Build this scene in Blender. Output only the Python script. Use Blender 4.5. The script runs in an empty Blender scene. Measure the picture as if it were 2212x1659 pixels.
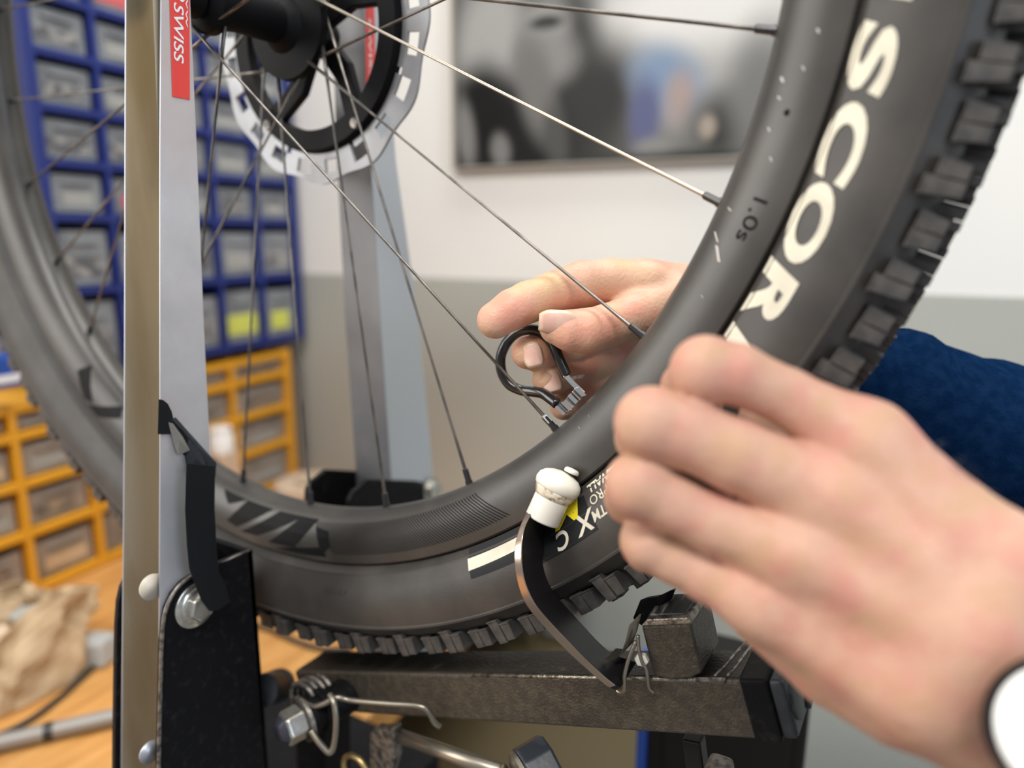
import bpy, bmesh, math, random
import numpy as np
from mathutils import Vector, Matrix
random.seed(7)
rng = np.random.default_rng(7)
C0 = bpy.context.scene
COL = C0.collection
# ---------------------------------------------------------------- units: millimetres about the wheel centre (X right, Y along the axle away from the near arm, Z up)
OFF = np.array([0.0, 0.0, 1500.0])            # wheel centre is 1.5 m above the floor
CAM = np.array([353.78, -301.12, -121.28])    # the phone camera
R_ = np.array([0.85499612, 0.51861868, 0.00403759])
F_ = np.array([-0.50673601, 0.8370137, -0.20646232])
U_ = np.array([-0.11045473, 0.17447849, 0.97844622])
FPX = 1532.06
AX = np.array([.994, .108, 0]); BX = np.array([-.108, .994, 0])   # the room's own axes: along the back wall, along the side wall

# ---------------------------------------------------------------- camera, world, lights, exposure
cam = bpy.data.objects.new('camera', bpy.data.cameras.new('camera')); COL.objects.link(cam)
m = Matrix(((R_[0], U_[0], -F_[0], 0), (R_[1], U_[1], -F_[1], 0), (R_[2], U_[2], -F_[2], 0), (0, 0, 0, 1)))
cam.matrix_world = Matrix.Translation(Vector((CAM + OFF) * .001)) @ m
cam.data.sensor_width = 36; cam.data.lens = 36 * FPX / 2212
cam.data.clip_start = .01; cam.data.clip_end = 50
cam.data.dof.use_dof = True; cam.data.dof.focus_distance = .338; cam.data.dof.aperture_fstop = cam.data.lens / 7.5
cam.data.dof.aperture_blades = 0
C0.camera = cam
w = bpy.data.worlds.new('world'); C0.world = w; w.use_nodes = True
w.node_tree.nodes['Background'].inputs[0].default_value = (.93, .96, 1, 1)
w.node_tree.nodes['Background'].inputs[1].default_value = .28
def area(name, loc, size, power, col, aim):
    l = bpy.data.lights.new(name, 'AREA'); l.shape = 'RECTANGLE'; l.size, l.size_y = size; l.energy = power; l.color = col
    o = bpy.data.objects.new(name, l); COL.objects.link(o); o.location = loc; o.rotation_euler = (Vector(aim) - Vector(loc)).to_track_quat('-Z', 'Y').to_euler(); return o
area('ceiling_light', (.5, -1.3, 3.1), (1.5, .4), 40, (1, .975, .93), (.2, -.7, 0))
area('ceiling_light', (.25, .42, 3.1), (1.5, .4), 24, (1, .975, .93), (.25, .4, 0))
area('window_light', (-1.55, -1.3, 2.0), (1.5, 1.5), 34, (1, .965, .91), (0, 0, 1.4))
area('window_light', (2.3, -.5, 1.9), (.9, 1.3), 14, (.68, .82, 1), (.4, 0, 1.35))
C0.view_settings.view_transform = 'Standard'; C0.view_settings.look = 'None'
C0.view_settings.gamma = 1; C0.view_settings.use_curve_mapping = False
C0.view_settings.exposure = 0.35
C0.cycles.use_denoising = True
C0.cycles.max_bounces = 6; C0.cycles.diffuse_bounces = 3; C0.cycles.glossy_bounces = 3; C0.cycles.transmission_bounces = 4; C0.cycles.caustics_reflective = False

# ---------------------------------------------------------------- geometry helpers
def ray(u, v): return F_ + (u - 1106) / FPX * R_ - (v - 829.5) / FPX * U_
def Pd(u, v, d): return CAM + d * ray(u, v)
def Pn(u, v, n, val):
    r = ray(u, v); n = np.asarray(n, float); return CAM + r * (val - CAM @ n) / (r @ n)
def Px(u, v, x): return Pn(u, v, (1, 0, 0), x)
def Py(u, v, y): return Pn(u, v, (0, 1, 0), y)
def Pz(u, v, z): return Pn(u, v, (0, 0, 1), z)
def Pa(u, v, a): return Pn(u, v, AX, a)
def Pb(u, v, b): return Pn(u, v, BX, b)
def ab(a, b, z): return a * AX + b * BX + np.array([0, 0, z])
def unit(v): v = np.asarray(v, float); return v / (np.linalg.norm(v) + 1e-12)
BASE = {}
def base_of(p): return BASE[p.name] if p is not None else -OFF
def tag(o, label=None, cat=None, group=None, kind=None):
    for k, v in (('label', label), ('category', cat), ('group', group), ('kind', kind)):
        if v: o[k] = v
    return o
def thing(name, base, label, cat, group=None):
    o = bpy.data.objects.new(name, None); COL.objects.link(o); base = np.asarray(base, float)
    o.location = (base + OFF) * .001; o.empty_display_size = .02; BASE[o.name] = base
    return tag(o, label, cat, group)
def mesh_data(name, V, F, mats, smooth=False):
    me = bpy.data.meshes.new(name); me.from_pydata([tuple(p) for p in np.asarray(V, float) * .001], [], [tuple(f) for f in F]); me.update()
    for mt in (mats if isinstance(mats, (list, tuple)) else [mats]): me.materials.append(mt)
    bm = bmesh.new(); bm.from_mesh(me); bmesh.ops.recalc_face_normals(bm, faces=bm.faces); bm.to_mesh(me); bm.free()
    if smooth: me.polygons.foreach_set('use_smooth', [True] * len(me.polygons))
    return me
def link(name, me, parent, base):
    o = bpy.data.objects.new(name, me); COL.objects.link(o); base = np.asarray(base, float); BASE[o.name] = base
    o.parent = parent; o.location = (base - base_of(parent)) * .001
    return o
def auto_smooth(o, ang=40):
    o.data.polygons.foreach_set('use_smooth', [True] * len(o.data.polygons))
    bm = bmesh.new(); bm.from_mesh(o.data); a = math.radians(ang)
    for e in bm.edges: e.smooth = not (len(e.link_faces) == 2 and e.calc_face_angle(0) > a)
    bm.to_mesh(o.data); bm.free()
class MB:
    def __init__(s): s.V = []; s.F = []; s.M = []; s.mi = 0
    def add(s, V, F):
        k = len(s.V); s.V += [np.asarray(p, float) for p in V]; s.F += [tuple(i + k for i in f) for f in F]; s.M += [s.mi] * len(F); return s
    def box(s, c, dx, dy, dz, ax=None, taper=1.0):        # full sizes; ax = 3 unit axes
        ax = ax if ax is not None else np.eye(3); c = np.asarray(c, float); V = []
        for z in (-.5, .5):
            t = taper if z > 0 else 1
            for x, y in ((-.5, -.5), (.5, -.5), (.5, .5), (-.5, .5)): V.append(c + ax[0] * x * dx * t + ax[1] * y * dy * t + ax[2] * z * dz)
        return s.add(V, [(3, 2, 1, 0), (4, 5, 6, 7), (0, 1, 5, 4), (1, 2, 6, 5), (2, 3, 7, 6), (3, 0, 4, 7)])
    def bar(s, a, b, w, h, up=(0, 0, 1)):                # rectangular bar from a to b
        a = np.asarray(a, float); b = np.asarray(b, float); z = unit(b - a); x = unit(np.cross(up, z)); y = np.cross(z, x)
        return s.box((a + b) / 2, w, h, np.linalg.norm(b - a), (x, y, z))
    def tube(s, pts, r, n=12, cap=True, up=None):
        P = [np.asarray(p, float) for p in pts]; m = len(P); rs = r if hasattr(r, '__len__') else [r] * m; V = []; N = None
        for i in range(m):
            t = unit(P[min(i + 1, m - 1)] - P[max(i - 1, 0)])
            if N is None:
                N = unit(np.cross(t, (0, 0, 1) if abs(t[2]) < .9 else (1, 0, 0)))
            N = unit(N - t * (N @ t)); B = np.cross(t, N)
            for k in range(n):
                a = 2 * math.pi * k / n; V.append(P[i] + rs[i] * (math.cos(a) * N + math.sin(a) * B))
        F = [(i * n + k, i * n + (k + 1) % n, (i + 1) * n + (k + 1) % n, (i + 1) * n + k) for i in range(m - 1) for k in range(n)]
        if cap: F += [tuple(range(n))[::-1], tuple(range((m - 1) * n, m * n))]
        return s.add(V, F)
    def prism(s, poly, vec):
        P = [np.asarray(p, float) for p in poly]; n = len(P); vec = np.asarray(vec, float)
        return s.add(P + [p + vec for p in P], [tuple(range(n))[::-1], tuple(range(n, 2 * n))] + [(i, (i + 1) % n, n + (i + 1) % n, n + i) for i in range(n)])
    def lathe(s, c, axis, prof, n=24, up=None):           # prof: (distance along axis, radius)
        c = np.asarray(c, float); z = unit(axis); x = unit(np.cross(z, (0, 0, 1) if abs(z[2]) < .9 else (1, 0, 0))) if up is None else unit(np.asarray(up) - z * (np.asarray(up) @ z)); y = np.cross(z, x); V = []
        for d, r in prof:
            for k in range(n):
                a = 2 * math.pi * k / n; V.append(c + z * d + r * (math.cos(a) * x + math.sin(a) * y))
        m = len(prof); F = [(i * n + k, i * n + (k + 1) % n, (i + 1) * n + (k + 1) % n, (i + 1) * n + k) for i in range(m - 1) for k in range(n)]
        return s.add(V, F + [tuple(range(n))[::-1], tuple(range((m - 1) * n, m * n))])
    def ring(s, c, prof, n=256, a0=0, a1=2 * math.pi, closed=True):   # revolve closed (r,y) profile about the axle
        V = []; m = len(prof); c = np.asarray(c, float)
        for i in range(n if closed else n + 1):
            a = a0 + (a1 - a0) * i / n
            for r, y in prof: V.append(c + np.array([r * math.cos(a), y, r * math.sin(a)]))
        F = []
        for i in range(n):
            j = (i + 1) % n if closed else i + 1
            for k in range(m): F.append((i * m + k, i * m + (k + 1) % m, j * m + (k + 1) % m, j * m + k))
        return s.add(V, F)
    def mesh(s, name, mats, base, smooth=False):
        base = np.asarray(base, float); me = mesh_data(name, np.array(s.V) - base, s.F, mats, smooth)
        if any(s.M): me.polygons.foreach_set('material_index', s.M)
        return me
    def build(s, name, mats, parent=None, base=None, smooth=False, bevel=0, seg=2, sub=0, auto=0):
        if base is None: base = base_of(parent) if parent is not None else np.mean(np.array(s.V), 0)
        o = link(name, s.mesh(name, mats, base, smooth), parent, base)
        if auto: auto_smooth(o, auto)
        if bevel:
            b = o.modifiers.new('bevel', 'BEVEL'); b.width = bevel * .001; b.segments = seg; b.limit_method = 'ANGLE'; b.angle_limit = math.radians(35); b.harden_normals = False
        if sub:
            b = o.modifiers.new('sub', 'SUBSURF'); b.levels = b.render_levels = sub
        return o
def smooth_path(P, n=6):
    P = [np.asarray(p, float) for p in P]; out = []
    for i in range(len(P) - 1):
        p0 = P[max(i - 1, 0)]; p1 = P[i]; p2 = P[i + 1]; p3 = P[min(i + 2, len(P) - 1)]
        for k in range(n):
            t = k / n; out.append(.5 * ((2 * p1) + (-p0 + p2) * t + (2 * p0 - 5 * p1 + 4 * p2 - p3) * t * t + (-p0 + 3 * p1 - 3 * p2 + p3) * t ** 3))
    return out + [P[-1]]

# ---------------------------------------------------------------- materials
def mat(name, col, rough=.5, metal=0, col2=None, scale=60, lo=.4, hi=.65, bump=0, bscale=400, spec=.5, sss=0, trans=0, detail=4, alpha=1, col3=None, scale3=20, stretch=None, coat=0):
    m = bpy.data.materials.new(name); m.use_nodes = True; nt = m.node_tree; b = nt.nodes['Principled BSDF']
    b.inputs['Base Color'].default_value = (*col, 1); b.inputs['Roughness'].default_value = rough; b.inputs['Metallic'].default_value = metal
    b.inputs['Specular IOR Level'].default_value = spec; b.inputs['Transmission Weight'].default_value = trans; b.inputs['Alpha'].default_value = alpha; b.inputs['Coat Weight'].default_value = coat; b.inputs['Coat Roughness'].default_value = .22
    if sss:
        b.inputs['Subsurface Weight'].default_value = sss; b.inputs['Subsurface Radius'].default_value = (1, .35, .2); b.inputs['Subsurface Scale'].default_value = .004
    tc = nt.nodes.new('ShaderNodeTexCoord'); src = tc.outputs['Object']
    if stretch:
        mp = nt.nodes.new('ShaderNodeMapping'); mp.inputs['Scale'].default_value = stretch; nt.links.new(src, mp.inputs[0]); src = mp.outputs[0]
    def mix(c_in, c2, sc, lo, hi):
        n = nt.nodes.new('ShaderNodeTexNoise'); n.inputs['Scale'].default_value = sc; n.inputs['Detail'].default_value = detail; nt.links.new(src, n.inputs['Vector'])
        r = nt.nodes.new('ShaderNodeMapRange'); r.inputs[1].default_value = lo; r.inputs[2].default_value = hi; nt.links.new(n.outputs[0], r.inputs[0])
        x = nt.nodes.new('ShaderNodeMix'); x.data_type = 'RGBA'; nt.links.new(r.outputs[0], x.inputs[0]); x.inputs[7].default_value = (*c2, 1)
        if isinstance(c_in, tuple): x.inputs[6].default_value = (*c_in, 1)
        else: nt.links.new(c_in, x.inputs[6])
        return x.outputs[2]
    c = None
    if col2: c = mix(tuple(col), col2, scale, lo, hi)
    if col3: c = mix(c if c is not None else tuple(col), col3, scale3, .5, .7)
    if c is not None: nt.links.new(c, b.inputs['Base Color'])
    if bump:
        n = nt.nodes.new('ShaderNodeTexNoise'); n.inputs['Scale'].default_value = bscale; n.inputs['Detail'].default_value = 3; nt.links.new(src, n.inputs['Vector'])
        bp = nt.nodes.new('ShaderNodeBump'); bp.inputs['Strength'].default_value = bump; bp.inputs['Distance'].default_value = .0006; nt.links.new(n.outputs[0], bp.inputs['Height']); nt.links.new(bp.outputs[0], b.inputs['Normal'])
    return m
M = {}
M['rubber'] = mat('tire_rubber', (.036, .033, .030), .5, col2=(.056, .050, .044), scale=35, bump=.12, bscale=900)
M['knob'] = mat('knob_rubber', (.045, .043, .042), .5, col2=(.085, .078, .072), scale=120, bump=.25, bscale=700)
M['rim'] = mat('rim_carbon', (.030, .027, .024), .4, coat=.12, col2=(.042, .038, .034), scale=25, col3=(.06, .055, .048), scale3=14)
M['ink'] = mat('decal_black', (.006, .006, .007), .6, spec=.15)
M['cream'] = mat('print_cream', (.72, .68, .55), .55, col2=(.6, .56, .45), scale=60)
M['yellow'] = mat('print_yellow', (.85, .72, .02), .5)
M['patch'] = mat('label_patch', (.012, .013, .015), .55, spec=.25)
M['spoke'] = mat('spoke_black_steel', (.10, .095, .09), .32, .85, col2=(.2, .18, .16), scale=90)
M['spoke_bright'] = mat('spoke_pale_steel', (.50, .45, .37), .38, 1)  # paler steel for a single spoke
M['nipple'] = mat('nipple_black', (.03, .03, .032), .25, .3)
M['nipple_alu'] = mat('nipple_alloy', (.75, .76, .78), .3, .9)
M['hub'] = mat('hub_black', (.006, .006, .007), .5, 0, spec=.1)
M['rotor'] = mat('rotor_steel', (.36, .37, .39), .5, .85, col2=(.28, .28, .29), scale=30)
M['steel'] = mat('galvanised_steel', (.66, .66, .68), .45, .55, col2=(.56, .56, .58), scale=22, bump=.08, bscale=1500, col3=(.6, .51, .49), scale3=9)
M['steel_far'] = mat('dark_steel', (.24, .24, .25), .5, .5, col2=(.17, .17, .18), scale=14)  # darker steel tone for the far upright
M['steel_far_reflect'] = mat('steel_room_reflection', (.50, .53, .56), .5, .4)  # far upright's outer flank, room reflection put into its lighter tone
M['steel_in'] = mat('warm_inner_steel', (.64, .58, .47), .36, .7, col2=(.50, .42, .29), scale=14, stretch=(3, 3, .5), bump=.05, bscale=800)  # warmer, yellower tone for the channels' inner faces
M['steel_edge'] = mat('cut_steel_edge', (.46, .47, .52), .45, .7)
M['red'] = mat('sticker_red', (.78, .055, .045), .35)
M['white'] = mat('print_white', (.85, .85, .84), .4)
M['bracket'] = mat('bracket_black_paint', (.007, .007, .008), .5, 0, spec=.12, bump=.25, bscale=900, col2=(.022, .022, .022), scale=200, lo=.55, hi=.8)
M['worn'] = mat('worn_paint_edge', (.25, .22, .19), .4, .6, col2=(.05, .05, .05), scale=260)
M['beam'] = mat('wrinkle_black_paint', (.045, .037, .028), .36, 0, bump=1.0, bscale=900, col2=(.07, .057, .04), scale=260, lo=.42, hi=.64)
M['beam_top'] = mat('dirty_black_paint', (.022, .019, .015), .45, 0, bump=.6, bscale=500, col2=(.10, .085, .06), scale=160, lo=.62, hi=.8)
M['weld'] = mat('bare_worn_metal', (.42, .38, .32), .34, .85, col2=(.1, .09, .07), scale=300, bump=.8, bscale=900)
M['plastic'] = mat('black_plastic', (.018, .022, .028), .42, 0, bump=.2, bscale=250, col2=(.04, .045, .055), scale=90, lo=.5, hi=.75)
M['blackbar'] = mat('gunmetal_bar', (.012, .011, .012), .38, .1, spec=.25, col2=(.03, .022, .017), scale=90, lo=.6, hi=.8)
M['bare'] = mat('brown_bare_steel', (.46, .36, .29), .22, .9)
M['nylon'] = mat('white_nylon', (.80, .78, .70), .38, 0, sss=.1)
M['nylon_dirty'] = mat('stained_nylon', (.62, .50, .34), .5, 0, col2=(.78, .74, .62), scale=300, lo=.35, hi=.6, col3=(.16, .10, .04), scale3=420)
M['zinc'] = mat('zinc_bolt', (.68, .67, .62), .25, .9, col2=(.5, .47, .42), scale=160)
M['wire'] = mat('spring_wire', (.30, .27, .22), .34, .85)
M['brass'] = mat('brass_ring', (.55, .42, .2), .35, .9)
M['tape'] = mat('black_tape', (.012, .013, .015), .35, spec=.2)
M['tape_reflect'] = mat('tape_reflection', (.22, .21, .19), .18, .3)  # grey reflection put into the black tape's colour on one fold
M['dip'] = mat('vinyl_dip', (.012, .012, .013), .16, 0, coat=.4)
M['chrome'] = mat('chromed_jaw', (.78, .78, .77), .16, 1)
M['skin'] = mat('skin_near', (.55, .325, .235), .55, 0, col2=(.53, .25, .19), scale=75, lo=.42, hi=.68, sss=.1, bump=.5, bscale=260, col3=(.50, .30, .19), scale3=90, spec=.25)
M['skin2'] = mat('skin_far', (.64, .39, .27), .48, 0, col2=(.64, .31, .22), scale=60, lo=.42, hi=.62, sss=.12, bump=.5, bscale=600, col3=(.56, .36, .20), scale3=40, spec=.4)
M['nail'] = mat('fingernail', (.76, .45, .36), .28, 0, col2=(.80, .56, .46), scale=180, sss=.1)
M['nailrim'] = mat('nail_edge', (.62, .50, .30), .5)
M['navy'] = mat('navy_knit', (.003, .014, .045), 1.0, 0, spec=.0, bump=.8, bscale=900, col2=(.006, .021, .060), scale=160)
M['wallw'] = mat('wall_white_paint', (.80, .78, .735), .75, 0, col2=(.78, .77, .74), scale=2, bump=.05, bscale=120)
M['wallg'] = mat('wall_grey_paint', (.42, .425, .385), .7, 0, bump=.05, bscale=120, col2=(.39, .395, .36), scale=3)
M['floor'] = mat('floor_concrete', (.23, .22, .20), .7, 0, col2=(.18, .175, .16), scale=4)
M['wood'] = mat('bench_wood', (.62, .32, .10), .5, 0, col2=(.50, .23, .06), scale=9, stretch=(9, 1.2, 1), bump=.1, bscale=60)
M['wood_and_shade'] = mat('bench_frame_and_shade', (.10, .075, .035), .6)  # dark frame wood, doubling as painted shade on the added shelf
M['blue'] = mat('rack_blue_paint', (.010, .024, .17), .45, 0)
M['orange'] = mat('rack_orange_paint', (.72, .34, .02), .5, 0)
M['bin'] = mat('clear_drawer_plastic', (.25, .265, .28), .4, 0, col2=(.17, .18, .195), scale=18)
M['bin_warm'] = mat('smoky_drawer_plastic', (.33, .29, .25), .4, 0, col2=(.22, .195, .17), scale=16)
M['parts'] = mat('drawer_contents', (.10, .10, .11), .5, 0, col2=(.34, .33, .31), scale=60, lo=.45, hi=.6)
M['parts_warm'] = mat('drawer_contents_warm', (.14, .12, .10), .6, 0, col2=(.36, .28, .2), scale=50, lo=.45, hi=.6)
M['tagw'] = mat('drawer_label', (.34, .34, .32), .6)
M['kraft'] = mat('kraft_paper', (.52, .37, .22), .8, 0, col2=(.60, .46, .30), scale=20, bump=.3, bscale=60)
M['cardboard'] = mat('cardboard', (.62, .50, .38), .8, 0, col2=(.55, .40, .28), scale=30)
M['cable'] = mat('cable_black', (.02, .02, .02), .4)
M['grey'] = mat('grey_plastic', (.42, .43, .43), .5)
M['lime'] = mat('lime_contents', (.62, .66, .12), .6)
M['green'] = mat('green_contents', (.30, .55, .24), .6)
M['redlab'] = mat('red_label', (.6, .12, .12), .6)
M['bluep'] = mat('bright_blue_plastic', (.015, .07, .36), .4)
M['void'] = mat('trolley_black', (.012, .011, .010), .6, spec=.2)

# ================================================================ THE SETTING
def slab(name, poly, vec, m, **k):
    o = MB().prism(poly, vec).build(name, m, **k); return tag(o, kind='structure')
A0, A1, BW = -640, 1900, 752
slab('wall_back', [ab(-790, BW, -197), ab(A1, BW, -197), ab(A1, BW, 1300), ab(-790, BW, 1300)], BX * 60, M['wallw'])
slab('trim_1', [ab(-790, BW - 1.5, -1500), ab(A1, BW - 1.5, -1500), ab(A1, BW - 1.5, -197), ab(-790, BW - 1.5, -197)], BX * 61.5, M['wallg'])
slab('wall_left', [ab(-790, -350, -1500), ab(-790, BW, -1500), ab(-790, BW, 1300), ab(-790, -350, 1300)], -AX * 60, M['wallw'])
slab('floor', [ab(-850, -1800, -1500), ab(A1, -1800, -1500), ab(A1, BW, -1500), ab(-850, BW, -1500)], (0, 0, -40), M['floor'])
BZ = -600

# ================================================================ THE WHEEL
W0 = np.zeros(3)
wheel = thing('bike_wheel', W0, 'mountain bike wheel with dark rim and knobbly black tire held in the truing stand', 'wheel')
TPn = [(315, -12.6), (321.9, -13.6), (322.6, -17.0), (324.4, -19.6), (325.0, -21.6), (326.6, -22.0), (333, -25.8), (341, -28.4), (348, -29.2), (353.4, -28.8), (354, -29.5), (355, -29.4), (355.6, -28.2), (360, -25.2), (364, -19), (366, -10), (366.6, 0)]
TP = TPn + [(r, -y) for r, y in TPn[::-1][1:]]
RPn = [(321, -15.9), (321.3, -16.8), (320.4, -17.5), (314, -17.1), (306, -15.4), (299.5, -12.6), (295, -8.8), (292.8, -4.5), (292.3, 0)]
RP = RPn + [(r, -y) for r, y in RPn[::-1][1:]] + [(312, 13.5), (312, -13.5)]
tire = MB().ring(W0, TP + [(318, 11), (318, -11)], 300).build('tire', M['rubber'], wheel, smooth=False, auto=38)
rim = MB().ring(W0, RP, 300).build('rim', M['rim'], wheel, auto=38)
def curve_fn(prof):
    P = np.array(prof, float); s = np.r_[0, np.cumsum(np.hypot(*np.diff(P, axis=0).T))]
    return P, s
TC, TS = curve_fn([(322, -18.2), (326, -21.9)] + TPn[6:9] + [(353.4, -28.8), (355, -28.7), (360, -25.2), (364, -19)]); RC, RS = curve_fn(RPn[2:])
RC2, RS2 = RC[::-1], None
RC2, RS2 = curve_fn([tuple(p) for p in RC[::-1]])
def surf(which, theta, r, off=.3):
    """point on the near flank of tire or rim at angle theta (rad), radius about r, lifted by off"""
    P, S = (TC, TS) if which == 'tire' else (RC2, RS2)
    y = np.interp(r, P[:, 0], P[:, 1]); y1 = np.interp(r + .5, P[:, 0], P[:, 1]); y0 = np.interp(r - .5, P[:, 0], P[:, 1])
    n = unit(((y1 - y0), -1.0))
    rr, yy = r + n[0] * off, y + n[1] * off
    return np.array([rr * math.cos(theta), yy, rr * math.sin(theta)])
def flat_text(body, size, shear=0, bold=0, sx=1):
    cu = bpy.data.curves.new('t', 'FONT'); cu.body = body; cu.size = size; cu.shear = shear; cu.offset = bold; cu.resolution_u = 5
    o = bpy.data.objects.new('t', cu); COL.objects.link(o); me = o.to_mesh()
    bm = bmesh.new(); bm.from_mesh(me); o.to_mesh_clear(); bpy.data.objects.remove(o); bpy.data.curves.remove(cu)
    bmesh.ops.remove_doubles(bm, verts=bm.verts, dist=1e-4)
    xs = [v.co.x for v in bm.verts]; ys = [v.co.y for v in bm.verts]; cx, cy = (min(xs) + max(xs)) / 2, (min(ys) + max(ys)) / 2
    for v in bm.verts: v.co = Vector(((v.co.x - cx) * sx, v.co.y - cy, 0))
    return bm
def bm_out(bm, step):
    for ax in (0, 1):
        lo = min(v.co[ax] for v in bm.verts); hi = max(v.co[ax] for v in bm.verts); k = lo + step
        while k < hi:
            no = [0, 0, 0]; no[ax] = 1; co = [0, 0, 0]; co[ax] = k
            bmesh.ops.bisect_plane(bm, geom=bm.verts[:] + bm.edges[:] + bm.faces[:], plane_co=co, plane_no=no, dist=1e-5); k += step
    bm.verts.ensure_lookup_table(); V = [(v.co.x, v.co.y) for v in bm.verts]; F = [[v.index for v in f.verts] for f in bm.faces]; bm.free(); return V, F
def wheel_text(name, which, body, theta, r, size, mt, parent, sx=1, shear=0, bold=0, label=None, off=.3):
    V, F = bm_out(flat_text(body, size, shear, bold, sx), 2.5); th = math.radians(theta)
    o = MB().add([surf(which, th - x / r, r + y, off) for x, y in V], F).build(name, mt, parent)
    return tag(o, label)
def wheel_quad(mb, which, q, n=8, off=.3, m=8):            # q: four (theta_deg, r) corners
    q = np.array(q, float); V = []
    for i in range(n + 1):
        for j in range(m + 1):
            a = q[0] + (q[1] - q[0]) * i / n; b = q[3] + (q[2] - q[3]) * i / n; p = a + (b - a) * j / m
            V.append(surf(which, math.radians(p[0]), p[1], off))
    k = m + 1
    return mb.add(V, [(i * k + j, i * k + j + 1, i * k + k + j + 1, i * k + k + j) for i in range(n) for j in range(m)])
def polar(u, v, y):
    X = Py(u, v, y); return math.degrees(math.atan2(X[2], X[0])), math.hypot(X[0], X[2])
# lettering on the tire wall
for ch, th in (('I', -7.5), ('S', -11.1), ('C', -15.9), ('O', -20.7), ('R', -25.5), ('P', -30.3), ('I', -33.9), ('O', -37.5), ('N', -41.9)):
    wheel_text('raised_letter', 'tire', ch, th, 331.2, 19, M['cream'], tire, sx={'I': 1.6, 'S': 2.4, 'C': 1.95, 'O': 1.85}.get(ch, 1.95), shear=.14, bold=.8, label='cream letter %s moulded on the tire wall' % ch)
wheel_text('small_print', 'tire', 'TM', -46.1, 336.6, 6.2, M['cream'], tire, sx=1, shear=.2, bold=.12, label='small cream TM on the tire wall')
wheel_text('small_print', 'tire', 'PRO', -45.4, 330.4, 5.4, M['cream'], tire, sx=1.15, bold=.02, label='small cream PRO on the tire wall')
wheel_text('small_print', 'tire', 'WALL', -44.9, 325.6, 4.7, M['cream'], tire, sx=1.2, bold=.14, label='small cream WALL on the tire wall')
pq = MB(); wheel_quad(pq, 'tire', [(-46.8, 322), (-53.0, 322), (-53.0, 342), (-46.8, 342)], off=.12)
tag(pq.build('print_patch', M['patch'], tire), 'smooth black panel behind the letters XC')
wheel_text('raised_letter', 'tire', 'X', -47.6, 336.4, 11.5, M['cream'], tire, sx=1.2, shear=.3, bold=.25, label='cream letter X on the tire wall')
wheel_text('raised_letter', 'tire', 'C', -50.3, 337.4, 10.5, M['cream'], tire, sx=1.1, shear=.3, bold=.25, label='cream letter C on the tire wall')
wheel_text('raised_letter', 'tire', 'M', -48.9, 327.6, 14.5, M['yellow'], tire, sx=1.5, shear=.3, bold=.3, label='yellow letter M on the tire wall')
pq = MB(); wheel_quad(pq, 'tire', [(-54.6, 322.5), (-60.8, 322.5), (-60.8, 336), (-54.6, 336)], off=.12)
tag(pq.build('print_patch', M['patch'], tire), 'smooth black panel around the cream bar')
pq = MB(); wheel_quad(pq, 'tire', [(-53.8, 326.2), (-60.9, 326.6), (-60.9, 332), (-53.8, 331.2)], off=.3)
tag(pq.build('print_bar', M['cream'], tire), 'plain cream bar printed on the tire wall')
wheel_text('moulded_print', 'tire', 'CMAS', -78.6, 334, 5.5, M['rubber'], tire, sx=1.3, bold=.1, off=.35)
# rim print
wheel_text('rim_print', 'rim', '1.0s', -21.9, 310.2, 8.2, M['ink'], rim, sx=1.5, label='small dark 1.0s printed on the rim')
hb = MB()
for k in range(62):
    t = -57.0 - k * .40
    wheel_quad(hb, 'rim', [(t - 1.5, 297.8), (t + 1.92, 315.2), (t + 2.05, 315.2), (t - 1.37, 297.8)], n=10, off=.25, m=1)
tag(hb.build('hatch_print', M['ink'], rim), 'fine black diagonal hatching printed on the rim', kind='stuff')
def rim_poly(pts, mt, label):
    q = [polar(u, v, -15.5) for u, v in pts]; q = [(t, min(max(r, 296.5), 318.5)) for t, r in q]
    pb = MB(); wheel_quad(pb, 'rim', q, n=10, off=.22); return tag(pb.build('rim_decal', mt, rim), label)
for pts in ([(494, 1122), (522, 1066), (575, 1075), (516, 1136)], [(590, 1085), (640, 1100), (560, 1155), (525, 1145)],
            [(640, 1120), (676, 1128), (640, 1180), (585, 1168)], [(676, 1140), (706, 1150), (716, 1180), (700, 1196)], [(640, 1180), (700, 1180), (710, 1200), (600, 1192)], [(470, 1060), (490, 1040), (520, 1062), (490, 1090)]):
    rim_poly(pts, M['ink'], 'black slanted stroke of the rim decal')
for pts in ([(168, 800), (186, 786), (205, 870), (188, 860)], [(186, 786), (210, 792), (250, 850), (244, 872)], [(196, 872), (255, 870), (258, 905), (214, 905)]):
    rim_poly(pts, M['ink'], 'black slanted stroke of the rim decal')
sc = MB()
for (u, v, du, dv, wd) in [(1552, 548, 6, 34, 9), (1546, 512, 8, 22, 6), (1690, 172, 3, 12, 7), (1684, 212, 4, 8, 6), (1662, 280, 3, 9, 5), (1575, 452, 6, 8, 7), (1738, 150, 4, 10, 4), (1770, 70, 3, 10, 5), (1520, 640, 3, 6, 4), (1668, 345, 3, 10, 4), (1250, 925, 5, 3, 3), (1300, 880, 4, 4, 3), (1270, 900, 2, 5, 2), (1330, 1010, 6, 4, 2), (1190, 1010, 5, 5, 2)]:
    ta, ra = polar(u - du / 2, v - dv / 2, -14); tb, rb = polar(u + du / 2, v + dv / 2, -14); wv = wd * .1
    wheel_quad(sc, 'rim', [(ta, ra - wv), (tb, rb - wv * .6), (tb, rb + wv), (ta, ra + wv * .7)], n=3, off=.25, m=2)
tag(sc.build('scuff_marks', mat('scuff_grey', (.55, .52, .48), .7), rim), 'pale scuffs rubbed into the rim', kind='stuff')
vd = MB().lathe(surf('rim', math.radians(-14.6), 307.5, -.4), (0, -1, 0), [(0, 1.2), (.6, 1.2)], 10); vd.build('drain_hole', M['ink'], rim)

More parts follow.
